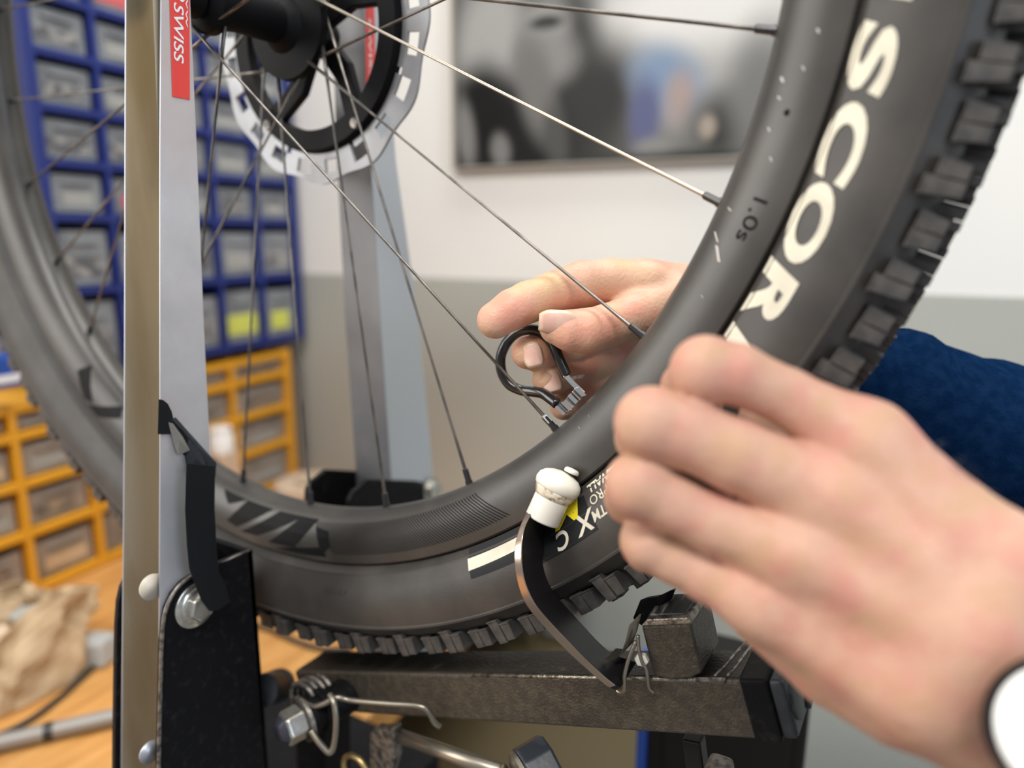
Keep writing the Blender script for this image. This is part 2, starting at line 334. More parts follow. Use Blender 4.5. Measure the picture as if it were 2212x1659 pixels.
# knobs: three shapes, shared meshes, each knob an object of its own
def knob_mesh(kind):
    b = MB()
    def block(t0, t1, y0, y1, r0, r1, tp=.78):
        tm = (t0 + t1) / 2; V = []
        for r, k in ((r0, 1), (r1, tp)):
            for t, y in ((t0, y0), (t1, y0), (t1, y1), (t0, y1)):
                yy = y if k == 1 else y0 + (y - y0) * .86 + (y1 - y0) * .10
                V.append((tm * (1 - k) * .3 + t * (k if abs(t) > .4 else 1), yy, r))
        b.add(V, [(3, 2, 1, 0), (4, 5, 6, 7), (0, 1, 5, 4), (1, 2, 6, 5), (2, 3, 7, 6), (3, 0, 4, 7)])
    if kind == 'A':   # tall outer shoulder knob, stepped top edge, slit down the middle
        block(-6.3, -.2, -27.4, -16, 361.6, 371.0); block(.15, 6.3, -28.0, -15, 359.0, 371.6)
        b.box((3.3, -28.0, 359.1), 6.6, .8, .6); b.box((-3.3, -27.4, 361.7), 6.4, .8, .6)
    elif kind == 'B':
        block(-6.4, -.2, -25.2, -15.5, 363.0, 371.8); block(.15, 6.2, -25.4, -15, 362.0, 372.0); b.box((0, -25.2, 362.6), 12.8, .7, .6)
    elif kind == 'C':
        block(-4, -.2, -11, -2.5, 365, 375.2, .88); block(.2, 4, -11, -2.2, 365, 375.4, .88)
    else:
        block(-4.2, 4.2, -4.5, 4.5, 365, 374.8, .86)
    return b
KM = {k: knob_mesh(k).mesh('knob', M['knob'], W0) for k in 'ABCD'}
rest = MB(); NP = 66; KB = {k: knob_mesh(k) for k in 'ABCD'}
def put_knob(kind, th, flip, single):
    phi = math.pi / 2 - th
    if single:
        o = bpy.data.objects.new('knob', KM[kind]); COL.objects.link(o); o.parent = tire; o.rotation_euler = (0, phi, math.pi if flip else 0)
        if flip: o.rotation_euler = (Matrix.Rotation(phi, 3, 'Y') @ Matrix.Rotation(math.pi, 3, 'Z')).to_euler()
    else:
        c, s = math.cos(phi), math.sin(phi); k = KB[kind]; sg = -1 if flip else 1
        rest.add([(x * sg * c + z * s, y * sg, -x * sg * s + z * c) for x, y, z in k.V], k.F)
cnt = 0
for i in range(NP):
    for kind, off in (('A', 0), ('B', .5)):
        th = (i + off) * 2 * math.pi / NP; dg_ = (math.degrees(th) + 180) % 360 - 180
        near = -178 < dg_ < 4; put_knob(kind, th, False, near); cnt += near
        far = -60 < dg_ < 3 or -130 < dg_ < -60; put_knob(kind, th + .008, True, far); cnt += far
    for kind, off, fl in (('C', .12, False), ('C', .30, True), ('D', .50, False), ('C', .68, False), ('C', .84, True), ('D', 1.0, False)):
        th = (i + off) * 2 * math.pi / NP; dg_ = (math.degrees(th) + 180) % 360 - 180
        near = -74 < dg_ < 4; put_knob(kind, th, fl, near); cnt += near
tag(rest.build('knob_field', M['knob'], tire), 'rest of the tread knobs around the tire', kind='stuff')
# spokes
SP = {0: (-30, 16, 68), 1: (18, 28, 46), 2: (20, 28, -16), 3: (-36, 16, -85), 4: (26, 28, 68), 6: (25, 28, -35)}
for k in range(28):
    th = -8.94 - k * 360 / 28
    yf, rf, dl = SP.get(k, [(-30, 15, 62), (24, 28, 50), (-34, 15, -62), (24, 28, -50)][k % 4])
    a = math.radians(th); b = math.radians(th + dl)
    p1 = np.array([291.5 * math.cos(a), yf * .02, 291.5 * math.sin(a)]); p0 = np.array([rf * math.cos(b), yf, rf * math.sin(b)]); d = unit(p0 - p1); L = np.linalg.norm(p0 - p1)
    mt = M['spoke_bright'] if k == 1 else M['spoke']
    fr = [0, .03, .09, .5, .86, .93, 1]; rr = [1.0, 1.0, .82, .78, .78, 1.0, 1.05]
    sp = MB().tube([p1 + d * L * f for f in fr], rr, 8).build('spoke', mt, wheel, smooth=True)
    if k == 1: tag(sp, 'bright silver spoke')
    nb = MB().lathe(p1 - d * 2.5, d, [(0, 2.1), (3.4, 2.1), (3.5, 1.75), (9.6, 1.7), (10.2, 1.3)], 8)
    n_ = nb.build('nipple', M['nipple'], sp, auto=30)
    if k == 3:
        tag(MB().lathe(p1 + d * 3.6, d, [(0, 1.98), (4.6, 1.98), (5.2, 1.4)], 4).build('nipple_flats', M['nipple_alu'], sp, bevel=.3), 'bare silver flats of the nipple')
# hub
hub = MB().lathe((0, -38, 0), (0, 1, 0), [(0, 11), (2, 14), (4, 16.5), (9, 16.5), (11, 13), (24, 11.5), (50, 11.5), (56, 16), (58, 30), (63, 30.5), (65, 22), (72, 19), (79, 17), (80, 12)], 40).build('hub', M['hub'], wheel, auto=35)
MB().lathe((0, -56, 0), (0, 1, 0), [(0, 7), (1, 10), (16, 10.5), (18, 9)], 28).build('end_cap', M['hub'], hub, auto=35)
MB().lathe((0, 42, 0), (0, 1, 0), [(0, 9), (14, 9.5), (15, 7)], 28).build('end_cap', M['hub'], hub, auto=35)
# brake rotor: slotted steel ring on a black spider
RY = 44
def cells(keep, rad, nth, y, th):
    V = []; F = []
    for i in range(nth):
        a = 2 * math.pi * i / nth
        for j, r in enumerate(rad):
            rr = r + (1.6 * math.cos(a * 12) if j == len(rad) - 1 else 0)
            V.append((rr * math.cos(a), y, rr * math.sin(a)))
    m = len(rad)
    for i in range(nth):
        for j in range(m - 1):
            if keep(i, j): F.append((i * m + j, i * m + j + 1, ((i + 1) % nth) * m + j + 1, ((i + 1) % nth) * m + j))
    return V, F
rot = MB(); V, F = cells(lambda i, j: not (j == 1 and (i % 12) in (2, 3, 4, 5, 6, 7)) and not (j == 0 and (i % 30) in (14, 15)), [70.5, 75.0, 83.5, 88.5], 240, RY, 1); rot.add(V, F)
ro = rot.build('brake_rotor', M['rotor'], wheel); sm = ro.modifiers.new('thick', 'SOLIDIFY'); sm.thickness = .002; sm.offset = 0; tag(ro, 'slotted silver brake rotor')
sp_ = MB().ring((0, RY - 1, 0), [(57, -4.5), (69, -4.5), (71, -1), (71, 3), (57, 3)], 96).build('rotor_spider', M['hub'], ro, auto=35)
th0 = math.radians(polar(765, 238, RY)[0])
for k in range(5):
    a2 = th0 - math.radians(72 * k); a = a2 + .35
    q_ = [(14, a - .5), (36, a2 + .02), (60, a2 - .12), (60, a2 + .12), (36, a2 + .42), (14, a + .5)]
    MB().prism([np.array([r * math.cos(t), RY - 4, r * math.sin(t)]) for r, t in q_], (0, 6, 0)).build('spider_arm', M['hub'], ro, bevel=1.2)
    MB().lathe((66 * math.cos(a2), RY - 7, 66 * math.sin(a2)), (0, 1, 0), [(0, 3), (1, 3.6), (3, 3.6)], 12).build('rivet', M['worn'], ro, auto=35)

# ================================================================ THE TRUING STAND
ST = np.array([0, 0, BZ], float)
stand = thing('truing_stand', ST, 'black steel wheel truing stand with two silver upright arms, standing on the bench', 'truing stand')
XF = 12.0                                                  # outer face of the arm's flank nearest the camera
def chan(levels, sgn, name):
    """levels: list of (z, x_left, x_right, y_web, y_edge); a U channel open away from the wheel, 2 mm sheet"""
    t = 1.15; V = []; 
    for z, xl, xr, yw, ye in levels:
        V += [(xl, ye, z), (xl, yw, z), (xr, yw, z), (xr, ye, z), (xr - t, ye, z), (xr - t, yw + sgn * t, z), (xl + t, yw + sgn * t, z), (xl + t, ye, z)]
    F = []; Mi = []
    n = len(levels)
    for i in range(n - 1):
        for k in range(8):
            F.append((i * 8 + k, i * 8 + (k + 1) % 8, (i + 1) * 8 + (k + 1) % 8, (i + 1) * 8 + k)); Mi.append(1 if k in (4, 5, 6) else 2 if k in (3, 7) else 0)
    for i in (0, n - 1):
        b = i * 8
        for q in ((0, 1, 6, 7), (1, 2, 5, 6), (2, 3, 4, 5)): F.append(tuple(b + k for k in q)); Mi.append(0)
    mb = MB(); mb.add(V, F); mb.M = Mi
    return mb
def lvl(v, u_edge, u_web, u_left):
    pe = Px(u_edge, v, XF); pw = Px(u_web, v, XF); pl = Py(u_left, v, pe[1]); return ((pe[2] + pw[2]) / 2, pl[0], XF, pw[1], pe[1])
L_ = [lvl(-260, 350, 402, 269), lvl(0, 349, 411, 268), lvl(330, 347, 426, 268), lvl(700, 346, 441, 268), lvl(970, 345, 455, 267), lvl(1240, 342, 466, 265), lvl(1659, 338, 480, 261), lvl(2000, 334, 490, 258)]
up1 = chan(L_, -1, 'upright').build('upright', [M['steel'], M['steel_in'], M['steel_edge']], stand, bevel=.25, seg=1)
tag(up1, 'near silver upright of folded sheet steel')
# inner tongue seen at the top of the near channel
ln = MB(); q = [Px(u, v, XF - 2.6) for u, v in ((322, -260), (347, -260), (346, 400), (344, 400))]; q2 = [p + np.array([-1.5, 6, 0]) for p in q]
ln.add(q + q2, [(0, 1, 2, 3), (7, 6, 5, 4), (0, 3, 7, 4), (1, 5, 6, 2), (0, 4, 5, 1), (2, 6, 7, 3)]).build('inner_tongue', M['steel_in'], up1)
# slits and sticker
sk = [Px(u, v, XF + .15) for u, v in ((363, -120), (408, -120), (410, 216), (372, 209))]
stk = MB().prism(sk, (.25, 0, 0)).build('sticker', M['red'], up1, bevel=.15, seg=1); tag(stk, 'red sticker reading SWISS down the near upright')
def face_text(body, p_start, p_end, height, plane_n, name, mt, parent, bold=0, shear=0, sx=None, lift=.12, flip=1):
    bm = flat_text(body, 10, shear, bold); xs = [v.co.x for v in bm.verts]; ys = [v.co.y for v in bm.verts]; wx = max(xs) - min(xs); hy = max(ys) - min(ys)
    p0, p1 = np.asarray(p_start), np.asarray(p_end); L = np.linalg.norm(p1 - p0); x = unit(p1 - p0); n = unit(plane_n); y = np.cross(n, x); c = (p0 + p1) / 2
    V = [c + x * v.co.x * L / wx + y * v.co.y * height / hy + n * lift for v in bm.verts]; bm.verts.index_update(); F = [[v.index for v in f.verts] for f in bm.faces]; bm.free()
    return MB().add(V, F).build(name, mt, parent)
face_text('SWISS', Px(386, 8, XF + .5), Px(386, 135, XF + .5), 5.4, (1, 0, 0), 'sticker_print', M['white'], stk, bold=.1, shear=.15, lift=.1)
face_text('P', Px(387, -32, XF + .5), Px(387, 2, XF + .5), 6.5, (1, 0, 0), 'sticker_print', M['white'], stk, bold=.1, lift=.1)
face_text('www', Px(403, -60, XF + .5), Px(403, 60, XF + .5), 1.2, (1, 0, 0), 'sticker_print', M['white'], stk, lift=.1)
# far upright, mirrored
def lvl2(v, u_web, u_edge, u_left, x=16.0):
    pw = Px(u_web, v, x); pe = Px(u_edge, v, x); pl = Py(u_left, v, pw[1]); return ((pe[2] + pw[2]) / 2, pl[0], x, pw[1], pe[1])
L2 = [lvl2(-160, 781, 822, 712), lvl2(0, 785, 830, 716), lvl2(340, 800, 855, 727), lvl2(700, 822, 905, 746), lvl2(1040, 846, 936, 770), lvl2(1500, 870, 960, 800)]
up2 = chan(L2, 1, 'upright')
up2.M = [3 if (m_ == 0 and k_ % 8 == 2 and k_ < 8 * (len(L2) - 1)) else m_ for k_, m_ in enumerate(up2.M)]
up2 = up2.build('upright', [M['steel_far'], M['steel_in'], M['steel_edge'], M['steel_far_reflect']], stand, bevel=.25, seg=1); tag(up2, 'far silver upright seen behind the rotor')
sk2 = MB().prism([Px(u, v, 16.2) for u, v in ((790, -60), (806, -60), (812, 188), (790, 200))], (.25, 0, 0)).build('sticker', M['red'], up2); tag(sk2, 'red sticker on the far upright')
face_text('SWISS', Px(798, 40, 16.5), Px(801, 170, 16.5), 2.6, (1, 0, 0), 'sticker_print', M['white'], sk2, bold=.1, lift=.1)
# base brackets
XB = 15.5
def bracket(outl, xr, xl, sgn, label):
    o = MB().prism(outl, (-3.5, 0, 0)); wv = [p + np.array([xl - xr, 0, 0]) for p in outl]; o.prism(wv, (3.5, 0, 0)); return o
outl = [Px(u, v, XB) for u, v in ((416, 1243), (394, 1258), (374, 1282), (360, 1312), (353, 1345), (349, 1400), (347, 1480), (343, 1659), (340, 1900), (600, 1900), (577, 1659), (560, 1400), (546, 1186), (476, 1214))]
XLB = min(l[1] for l in L_[5:7]) - 4.5
br1 = bracket(outl, XB, XLB, 1, '')
e0, e1 = Px(546, 1186, XB), Px(600, 1900, XB)
br1.box(((XB + XLB) / 2, (e0[1] + e1[1]) / 2 - 2, (e0[2] + e1[2]) / 2), XB - XLB, 3.5, e0[2] - e1[2])
br1 = br1.build('base_bracket', M['bracket'], stand, bevel=.5, seg=2); tag(br1, 'near black base bracket')
we = [Px(u, v, XB + .05) for u, v in ((416, 1243), (394, 1258), (374, 1282), (360, 1312), (353, 1345), (349, 1400), (347, 1480), (344, 1600), (341, 1800))]
MB().tube(smooth_path(we, 4), 1.15, 8).build('worn_edge', M['worn'], br1, smooth=True)
MB().tube([Px(478, 1215, XB - .5), Px(543, 1187, XB - .5)], .7, 6).build('worn_edge', M['worn'], br1, smooth=True)
bc = Px(421, 1306, XB)
MB().lathe(bc, (1, 0, 0), [(0, 12.4), (.4, 12.8), (1.4, 12.8), (1.8, 12.2)], 32).build('washer', M['zinc'], br1, auto=35)
MB().lathe(bc + (1.8, 0, 0), (1, 0, 0), [(0, 10), (.8, 10), (1.4, 9)], 32).build('washer', M['zinc'], br1, auto=35)
MB().lathe(bc + (2.4, 0, 0), (1, 0, 0), [(0, 8.2), (4.8, 8.2), (5.6, 7.2)], 6, up=(0, .3, 1)).build('bolt_head', M['zinc'], br1, bevel=.5)
MB().lathe(Px(330, 1268, XF - 2) , (-1, 0, 0), [(0, 7.2), (1.5, 6.8), (3, 5), (3.8, 1)], 24).build('pivot_boss', mat('boss_beige', (.62, .55, .45), .4), up1, smooth=True)
MB().lathe(Px(326, 1625, XF - 2), (-1, 0, 0), [(0, 6.5), (1.5, 6), (3, 4), (3.6, 1)], 18).build('pivot_boss', M['steel_edge'], up1, smooth=True)
# far bracket
fb = MB(); fo = [Px(u, v, 19) for u, v in ((765, 1062), (795, 1036), (905, 1040), (940, 1050), (960, 1400), (740, 1400), (755, 1080))]
fb.prism(fo, (-3.5, 0, 0)); fb.prism([p + np.array([-44, 0, 0]) for p in fo], (3.5, 0, 0)); fbo = fb.build('base_bracket', M['bracket'], stand, bevel=.5); tag(fbo, 'far black base bracket')
MB().lathe(Px(930, 1058, 19), (1, 0, 0), [(0, 10), (1.5, 10), (1.6, 7), (6, 7)], 24).build('bolt_head', M['zinc'], fbo, auto=35)
# tape round the near upright
def sheet(pts, x, th, name, mt, parent, **k):
    return MB().prism([Px(u, v, x) for u, v in pts], (th, 0, 0)).build(name, mt, parent, **k)
tp = sheet([(342, 862), (352, 864), (362, 872), (370, 888), (374, 905), (418, 962), (455, 990), (467, 1002), (464, 1030), (440, 1020), (404, 1016), (399, 985), (386, 972), (372, 938), (340, 938)], XF + .3, .5, 'tape_wrap', M['tape'], up1, bevel=.2, seg=1)
sheet([(402, 1000), (464, 1006), (463, 1100), (467, 1180), (472, 1235), (486, 1262), (497, 1300), (470, 1318), (452, 1320), (434, 1296), (420, 1262), (408, 1228), (403, 1180), (399, 1100)], XB + 8.2, .5, 'tape_tail', M['tape'], up1, bevel=.2, seg=1)
def fold(pts, xs, name, mt):
    P = [Px(u, v, x) for (u, v), x in zip(pts, xs)]; n = len(P); c = np.mean(P, 0) + np.array([.8, 0, 0])
    MB().add(P + [c] + [p - np.array([.5, 0, 0]) for p in P], [(i, (i + 1) % n, n) for i in range(n)] + [(i, n + 1 + i, n + 1 + (i + 1) % n, (i + 1) % n) for i in range(n)] + [tuple(range(n + 1, 2 * n + 1))]).build(name, mt, up1, smooth=False)
fold([(364, 912), (374, 915), (395, 944), (410, 972), (386, 984), (378, 966)], [XF + 1, XF + 1.6, XF + 2, XF + 2.4, XF + 3, XF + 2], 'tape_fold', M['tape_reflect'])
fold([(408, 948), (424, 950), (444, 1000), (446, 1016), (408, 1020), (402, 985)], [XF + 1, XF + 1.2, XF + 1.6, XF + 2, XF + 2.2, XF + 1.4], 'tape_fold', M['plastic'])
fold([(372, 906), (380, 902), (468, 1000), (466, 1030), (446, 1004), (420, 952)], [XF + .9] * 6, 'tape_fold', M['plastic'])

# caliper arm: square tube that swings up under the rim
ya, yb_ = -17.0, 10.5
TL, TR = Py(735, 1452, ya), Py(1606, 1470, ya); BL, BR = Py(735, 1550, ya), Py(1610, 1600, ya)
dirb = unit(TR - TL); upb = unit(np.cross((0, 1, 0), dirb) * -1); upb = upb if upb[2] > 0 else -upb
hb_ = 27.0; Lb = np.linalg.norm(TR - TL)
axs = (dirb, np.array([0, 1., 0]), upb)
P0 = TL - dirb * 45; Lt = Lb + 45
cen = P0 + dirb * Lt / 2 - upb * hb_ / 2 + np.array([0, (yb_ - ya) / 2, 0])
bm_ = MB(); bm_.mi = 0
beam = bm_.box(cen, Lt, yb_ - ya, hb_, axs).build('swing_arm', M['beam'], stand, bevel=1.6, seg=3); tag(beam, 'black square-tube caliper arm under the tire')
def onbeam(u, v): return Pn(u, v, upb, TR @ upb)         # point on the tube's top face
MB().box(cen + upb * (hb_ / 2 + .15), Lt - 4, yb_ - ya - 4, .6, axs).build('dirty_top', M['beam_top'], beam)
MB().tube([P0 + dirb * 150 + np.array([0, .6, -.4]), TR - dirb * 8 + np.array([0, .6, -.4])], 1.1, 8).build('worn_corner', M['weld'], beam, smooth=True)
ec = TR + dirb * 5; ecc = ec - upb * hb_ / 2 + np.array([0, (yb_ - ya) / 2, 0])
MB().box(ecc - dirb * 1, 12, yb_ - ya + 1.4, hb_ + 1.4, axs).build('end_collar', M['bracket'], beam, bevel=1.2)
cap = MB().box(ecc + dirb * 8, 7, yb_ - ya - 1, hb_ - 1, axs, 1).build('end_cap', M['plastic'], beam, bevel=2.0, seg=3)
MB().lathe(ecc + dirb * 11.5 + np.array([0, -3, 0]), dirb, [(0, 9), (1.2, 8.6), (1.6, 7)], 9).build('cap_boss', M['plastic'], cap, auto=30)
MB().box(ecc + dirb * 9 + np.array([0, 12, -2]), 10, 8, 20, axs).build('cap_boss', M['plastic'], cap, bevel=1)
for s_ in (0, 1):
    MB().tube([onbeam(1545 + 28 * s_, 1462) + upb * .3, onbeam(1615 + 18 * s_, 1385) + upb * .3], .8, 6).build('weld_bead', M['weld'], beam, smooth=True)
# clamp block standing on the arm
bk = [Py(u, v, ya - 1.5) for u, v in ((1384, 1352), (1492, 1346), (1516, 1455), (1490, 1466), (1450, 1470), (1412, 1462))]
blk = MB().prism(bk, (0, 29, 0)).build('clamp_block', M['beam'], beam, bevel=1.4, seg=3)
tb = [Py(u, v, ya - 1.8) for u, v in ((1398, 1338), (1486, 1334), (1494, 1348), (1384, 1353))]
MB().prism(tb, (0, 21.6, 0)).build('worn_lip', M['weld'], blk, bevel=.5)
tc_ = [Py(u, v, ya + 2) for u, v in ((1402, 1326), (1480, 1324), (1486, 1336), (1398, 1340))]
MB().prism(tc_, (0, 17, 2)).build('block_top', mat('scratched_black', (.04, .04, .04), .3, 0, col2=(.30, .29, .27), scale=170, stretch=(1, .15, 1), lo=.5, hi=.62), blk, bevel=.6)
# bent caliper finger: flat bar in a radial plane, white nylon tip
ROWS = [((1143, 1096), (1160, 1090), (1195, 1120), -33), ((1124, 1134), (1137, 1130), (1183, 1150), -42), ((1112, 1178), (1128, 1168), (1174, 1192), -48), ((1111, 1217), (1128, 1223), (1174, 1222), -52),
        ((1119, 1265), (1137, 1265), (1187, 1262), -53), ((1137, 1308), (1158, 1308), (1214, 1300), -52), ((1174, 1354), (1196, 1352), (1254, 1344), -47), ((1221, 1404), (1240, 1398), (1294, 1387), -42),
        ((1261, 1441), (1278, 1436), (1324, 1412), -37), ((1308, 1481), (1322, 1476), (1350, 1421), -32), ((1330, 1491), (1341, 1486), (1376, 1430), -30)]
e_ = [[], [], [], []]
for l0, md, rr, y in ROWS:
    m_ = Py(*md, y); l_ = Py(*l0, y); r_ = Px(*rr, m_[0]); e_[0].append(l_); e_[1].append(m_); e_[2].append(r_); e_[3].append(r_ + l_ - m_)
e_ = [smooth_path(q, 4) for q in e_]; n = len(e_[0]); fin = MB(); V = [e_[k][i] for i in range(n) for k in range(4)]
F = [(i * 4 + k, i * 4 + (k + 1) % 4, (i + 1) * 4 + (k + 1) % 4, (i + 1) * 4 + k) for i in range(n - 1) for k in range(4)]
fin.add(V, F + [(3, 2, 1, 0), tuple((n - 1) * 4 + k for k in range(4))]); fin.M = [1 if (j < (n - 4) * 4 and j % 4 == 0) else 0 for j in range(len(fin.F))]
finger = fin.build('caliper_finger', [M['blackbar'], M['bare']], stand, bevel=.7, seg=3, auto=50); tag(finger, 'bent gunmetal caliper finger reaching up to the rim')
# nylon tip
tA, tB = Py(1178, 1108, -30), Py(1206, 1046, -25)
ax_t = unit(tB - tA); Lt_ = np.linalg.norm(tB - tA)
tip = MB().lathe(tA - ax_t * 3, ax_t, [(-1.0, 7.6), (0, 8.2), (Lt_ - 1, 8.2), (Lt_ + 1, 8.2)], 32).build('nylon_tip', M['nylon'], finger, auto=50, bevel=.5); tag(tip, 'white nylon tip touching the rim')
MB().lathe(tB - ax_t * 7.2, ax_t, [(0, 8.2), (1.6, 8.9), (3.4, 9.7), (4.6, 9.7)], 32).build('stained_ring', M['nylon_dirty'], tip, smooth=True)
MB().lathe(tB - ax_t * 2.4, ax_t, [(-.8, 9.4), (0, 10.4), (2.4, 10.9), (4.8, 10.2), (6.8, 8.2), (8.0, 5.4), (8.6, 2.4)], 36).build('tip_cap', M['nylon'], tip, smooth=True)
MB().lathe(tB + ax_t * 3.5 + np.array([3.6, 2.5, 2.0]), ax_t, [(0, 3.6), (1.2, 3.6), (2.0, 2.8), (2.2, 1)], 20).build('tip_pip', M['nylon'], tip, smooth=True)
# spring clip at the finger's foot
P = [Py(u, v, y) for u, v, y in ((1333, 1492, -24), (1342, 1496, -25), (1349, 1488, -26), (1349, 1460, -26), (1360, 1418, -24), (1374, 1385, -22))]
MB().tube(smooth_path(P, 5), 1.0, 8).build('wire_clip', M['wire'], finger, smooth=True)
P = [Py(u, v, y) for u, v, y in ((1378, 1372, -21), (1380, 1402, -22), (1388, 1432, -22), (1396, 1444, -22), (1399, 1462, -22), (1402, 1485, -21), (1412, 1496, -20))]
MB().tube(smooth_path(P, 5), .9, 8).build('wire_clip', M['wire'], finger, smooth=True)
def strap(pts, wv, th, name, mt, parent):
    V = []; n = len(pts)
    for i, (u, v, y) in enumerate(pts):
        c = Py(u, v, y); k = np.asarray(wv, float) * (1 if np.ndim(wv) == 1 else 1)
        for s in (-.5, .5):
            for q in (0, 1): V.append(c + k * s + np.array([-th * .7, -th * .7, 0]) * q)
    F = []
    for i in range(n - 1):
        a, b = i * 4, i * 4 + 4; F += [(a, a + 2, b + 2, b), (a + 1, b + 1, b + 3, a + 3), (a, b, b + 1, a + 1), (a + 2, a + 3, b + 3, b + 2)]
    return MB().add(V, F + [(0, 1, 3, 2), tuple(4 * (n - 1) + k for k in (0, 2, 3, 1))]).build(name, mt, parent, auto=60)
strap([(1322, 1412, -22), (1340, 1414, -23), (1356, 1400, -22), (1366, 1372, -20), (1374, 1338, -18)], (3, 5, 4), .8, 'clip_leaf', M['wire'], finger)
bo = [Py(u, v, -8) for u, v in ((1366, 1336), (1382, 1296), (1418, 1290), (1446, 1276), (1436, 1300), (1405, 1335), (1385, 1352))]
MB().prism(bo, (2, 5, 0)).build('clip_ear', M['bracket'], finger, bevel=.6)
MB().lathe(Py(1387, 1422, -20), (.2, -1, 0), [(0, 3.4), (2, 3.2), (2.2, 2)], 6).build('clip_screw', M['nylon'], finger)
# pivot hardware at the left end of the arm
pc = Py(612, 1578, -58)
hw = MB().lathe(pc, (.25, 1, .05), [(-2, 4.5), (-.5, 5), (0, 9.2), (1, 10.5), (11, 10.5), (12, 10)], 6).build('pivot_nut', M['zinc'], stand, bevel=.8, seg=2)
MB().lathe(pc + np.array([-.6, -2.4, 0]), (.25, 1, .05), [(-1.4, 4.2), (-.6, 5.8), (2.6, 8.2)], 20).build('nylon_insert', mat('nut_insert_blue', (.035, .035, .05), .3), hw, auto=35)
ax_p = unit((.25, 1, .05))
MB().lathe(pc + ax_p * 12, ax_p, [(0, 13.5), (2, 14), (2.5, 13)], 28).build('washer', M['worn'], stand, auto=35)
MB().lathe(pc + ax_p * 15, ax_p, [(0, 12), (3, 12), (3.2, 10), (8, 10), (8.2, 13), (12, 13), (12.5, 11), (40, 11)], 28).build('pivot_sleeve', M['bracket'], stand, auto=35)
coil = []
ccen = Py(655, 1520, -36)
for k in range(60):
    a = 2 * math.pi * k / 18; coil.append(ccen + ax_p * (k * .22) + 12.5 * (math.cos(a) * np.array([1, 0, 0]) + math.sin(a) * np.array([0, 0, 1])))
MB().tube(coil, 1.7, 8).build('coil_spring', M['worn'], stand, smooth=True)
for q in ((567, 1492, -36, 632, 1470, 14, 'spring_sleeve', 'plastic'),):
    a_, b_ = Py(q[0], q[1], q[2]), Py(q[3], q[4], q[5]); d_ = unit(b_ - a_)
    MB().lathe(a_, d_, [(0, 9.5), (1, 10.5), (24, 10.5), (24.2, 9), (26, 9), (26.2, 11), (29, 11), (29.2, 9), (32, 9), (32.2, 11), (36, 11), (36.4, 8)], 24).build(q[6], M[q[7]], stand, auto=35)
P = [Py(u, v, y) for u, v, y in ((655, 1516, -44), (676, 1526, -44), (700, 1520, -42), (728, 1507, -38), (760, 1513, -34), (840, 1520, -30), (905, 1525, -26), (926, 1538, -24), (938, 1560, -22), (950, 1570, -20))]
MB().tube(smooth_path(P, 6), 1.7, 10).build('spring_leg', M['wire'], stand, smooth=True)
P = [Py(u, v, y) for u, v, y in ((672, 1578, -50), (690, 1605, -50), (712, 1626, -48), (722, 1606, -46), (726, 1560, -44), (722, 1520, -42), (712, 1500, -40))]
MB().tube(smooth_path(P, 6), 1.8, 10).build('spring_leg', M['wire'], stand, smooth=True)
# parts below the arm: lug plate, adjusting rod and knob, brass ring, strut
lg = [Py(u, v, -20) for u, v in ((797, 1585), (806, 1576), (818, 1578), (850, 1574), (852, 1640), (836, 1700), (797, 1700))]
MB().prism(lg, (0, 8, 0)).build('lug_plate', M['worn'], stand, bevel=1.2)
ra, rb = Py(835, 1580, -8), Py(1085, 1668, -45); MB().tube([ra, rb], 4.0, 14).build('adjusting_rod', M['wire'], stand, smooth=True)
kd = unit(rb - ra); kc = Py(1124, 1696, -45)
kn = MB().lathe(kc, (.55, .8, .25), [(0, 12), (1, 14.5), (3, 15), (3.2, 14)], 28).build('adjuster_knob', M['wire'], stand, auto=35)
MB().lathe(kc + unit((.55, .8, .25)) * 3.2, (.55, .8, .25), [(0, 15), (1, 16), (15, 16), (16, 14.5)], 10).build('knob_grip', M['plastic'], kn, bevel=1.5)
tr_ = [Py(768, 1665, -28) + 10 * np.array([math.cos(a), 0, math.sin(a)]) for a in np.linspace(0, 2 * math.pi, 25)]
MB().tube(tr_, 1.8, 8, cap=False).build('brass_ring', M['brass'], stand, smooth=True)
MB().bar(Py(1498, 1590, 2), Py(1520, 1760, 2), 9, 9).build('strut', M['blackbar'], stand, bevel=1)
MB().bar(Py(1552, 1648, -5), Py(1552, 1760, -5), 16, 12).build('strut_boss', M['worn'], stand, bevel=3)
# base frame on the bench
bs = MB(); bs.box((-95, 10, BZ + 14), 222, 250, 28); bs.build('base_frame', M['bracket'], stand, bevel=2)
MB().bar(P0 + np.array([10, 14, -14]), np.array([0, 14, BZ + 20]), 30, 24, (0, 1, 0)).build('pivot_post', M['bracket'], stand, bevel=1.5)

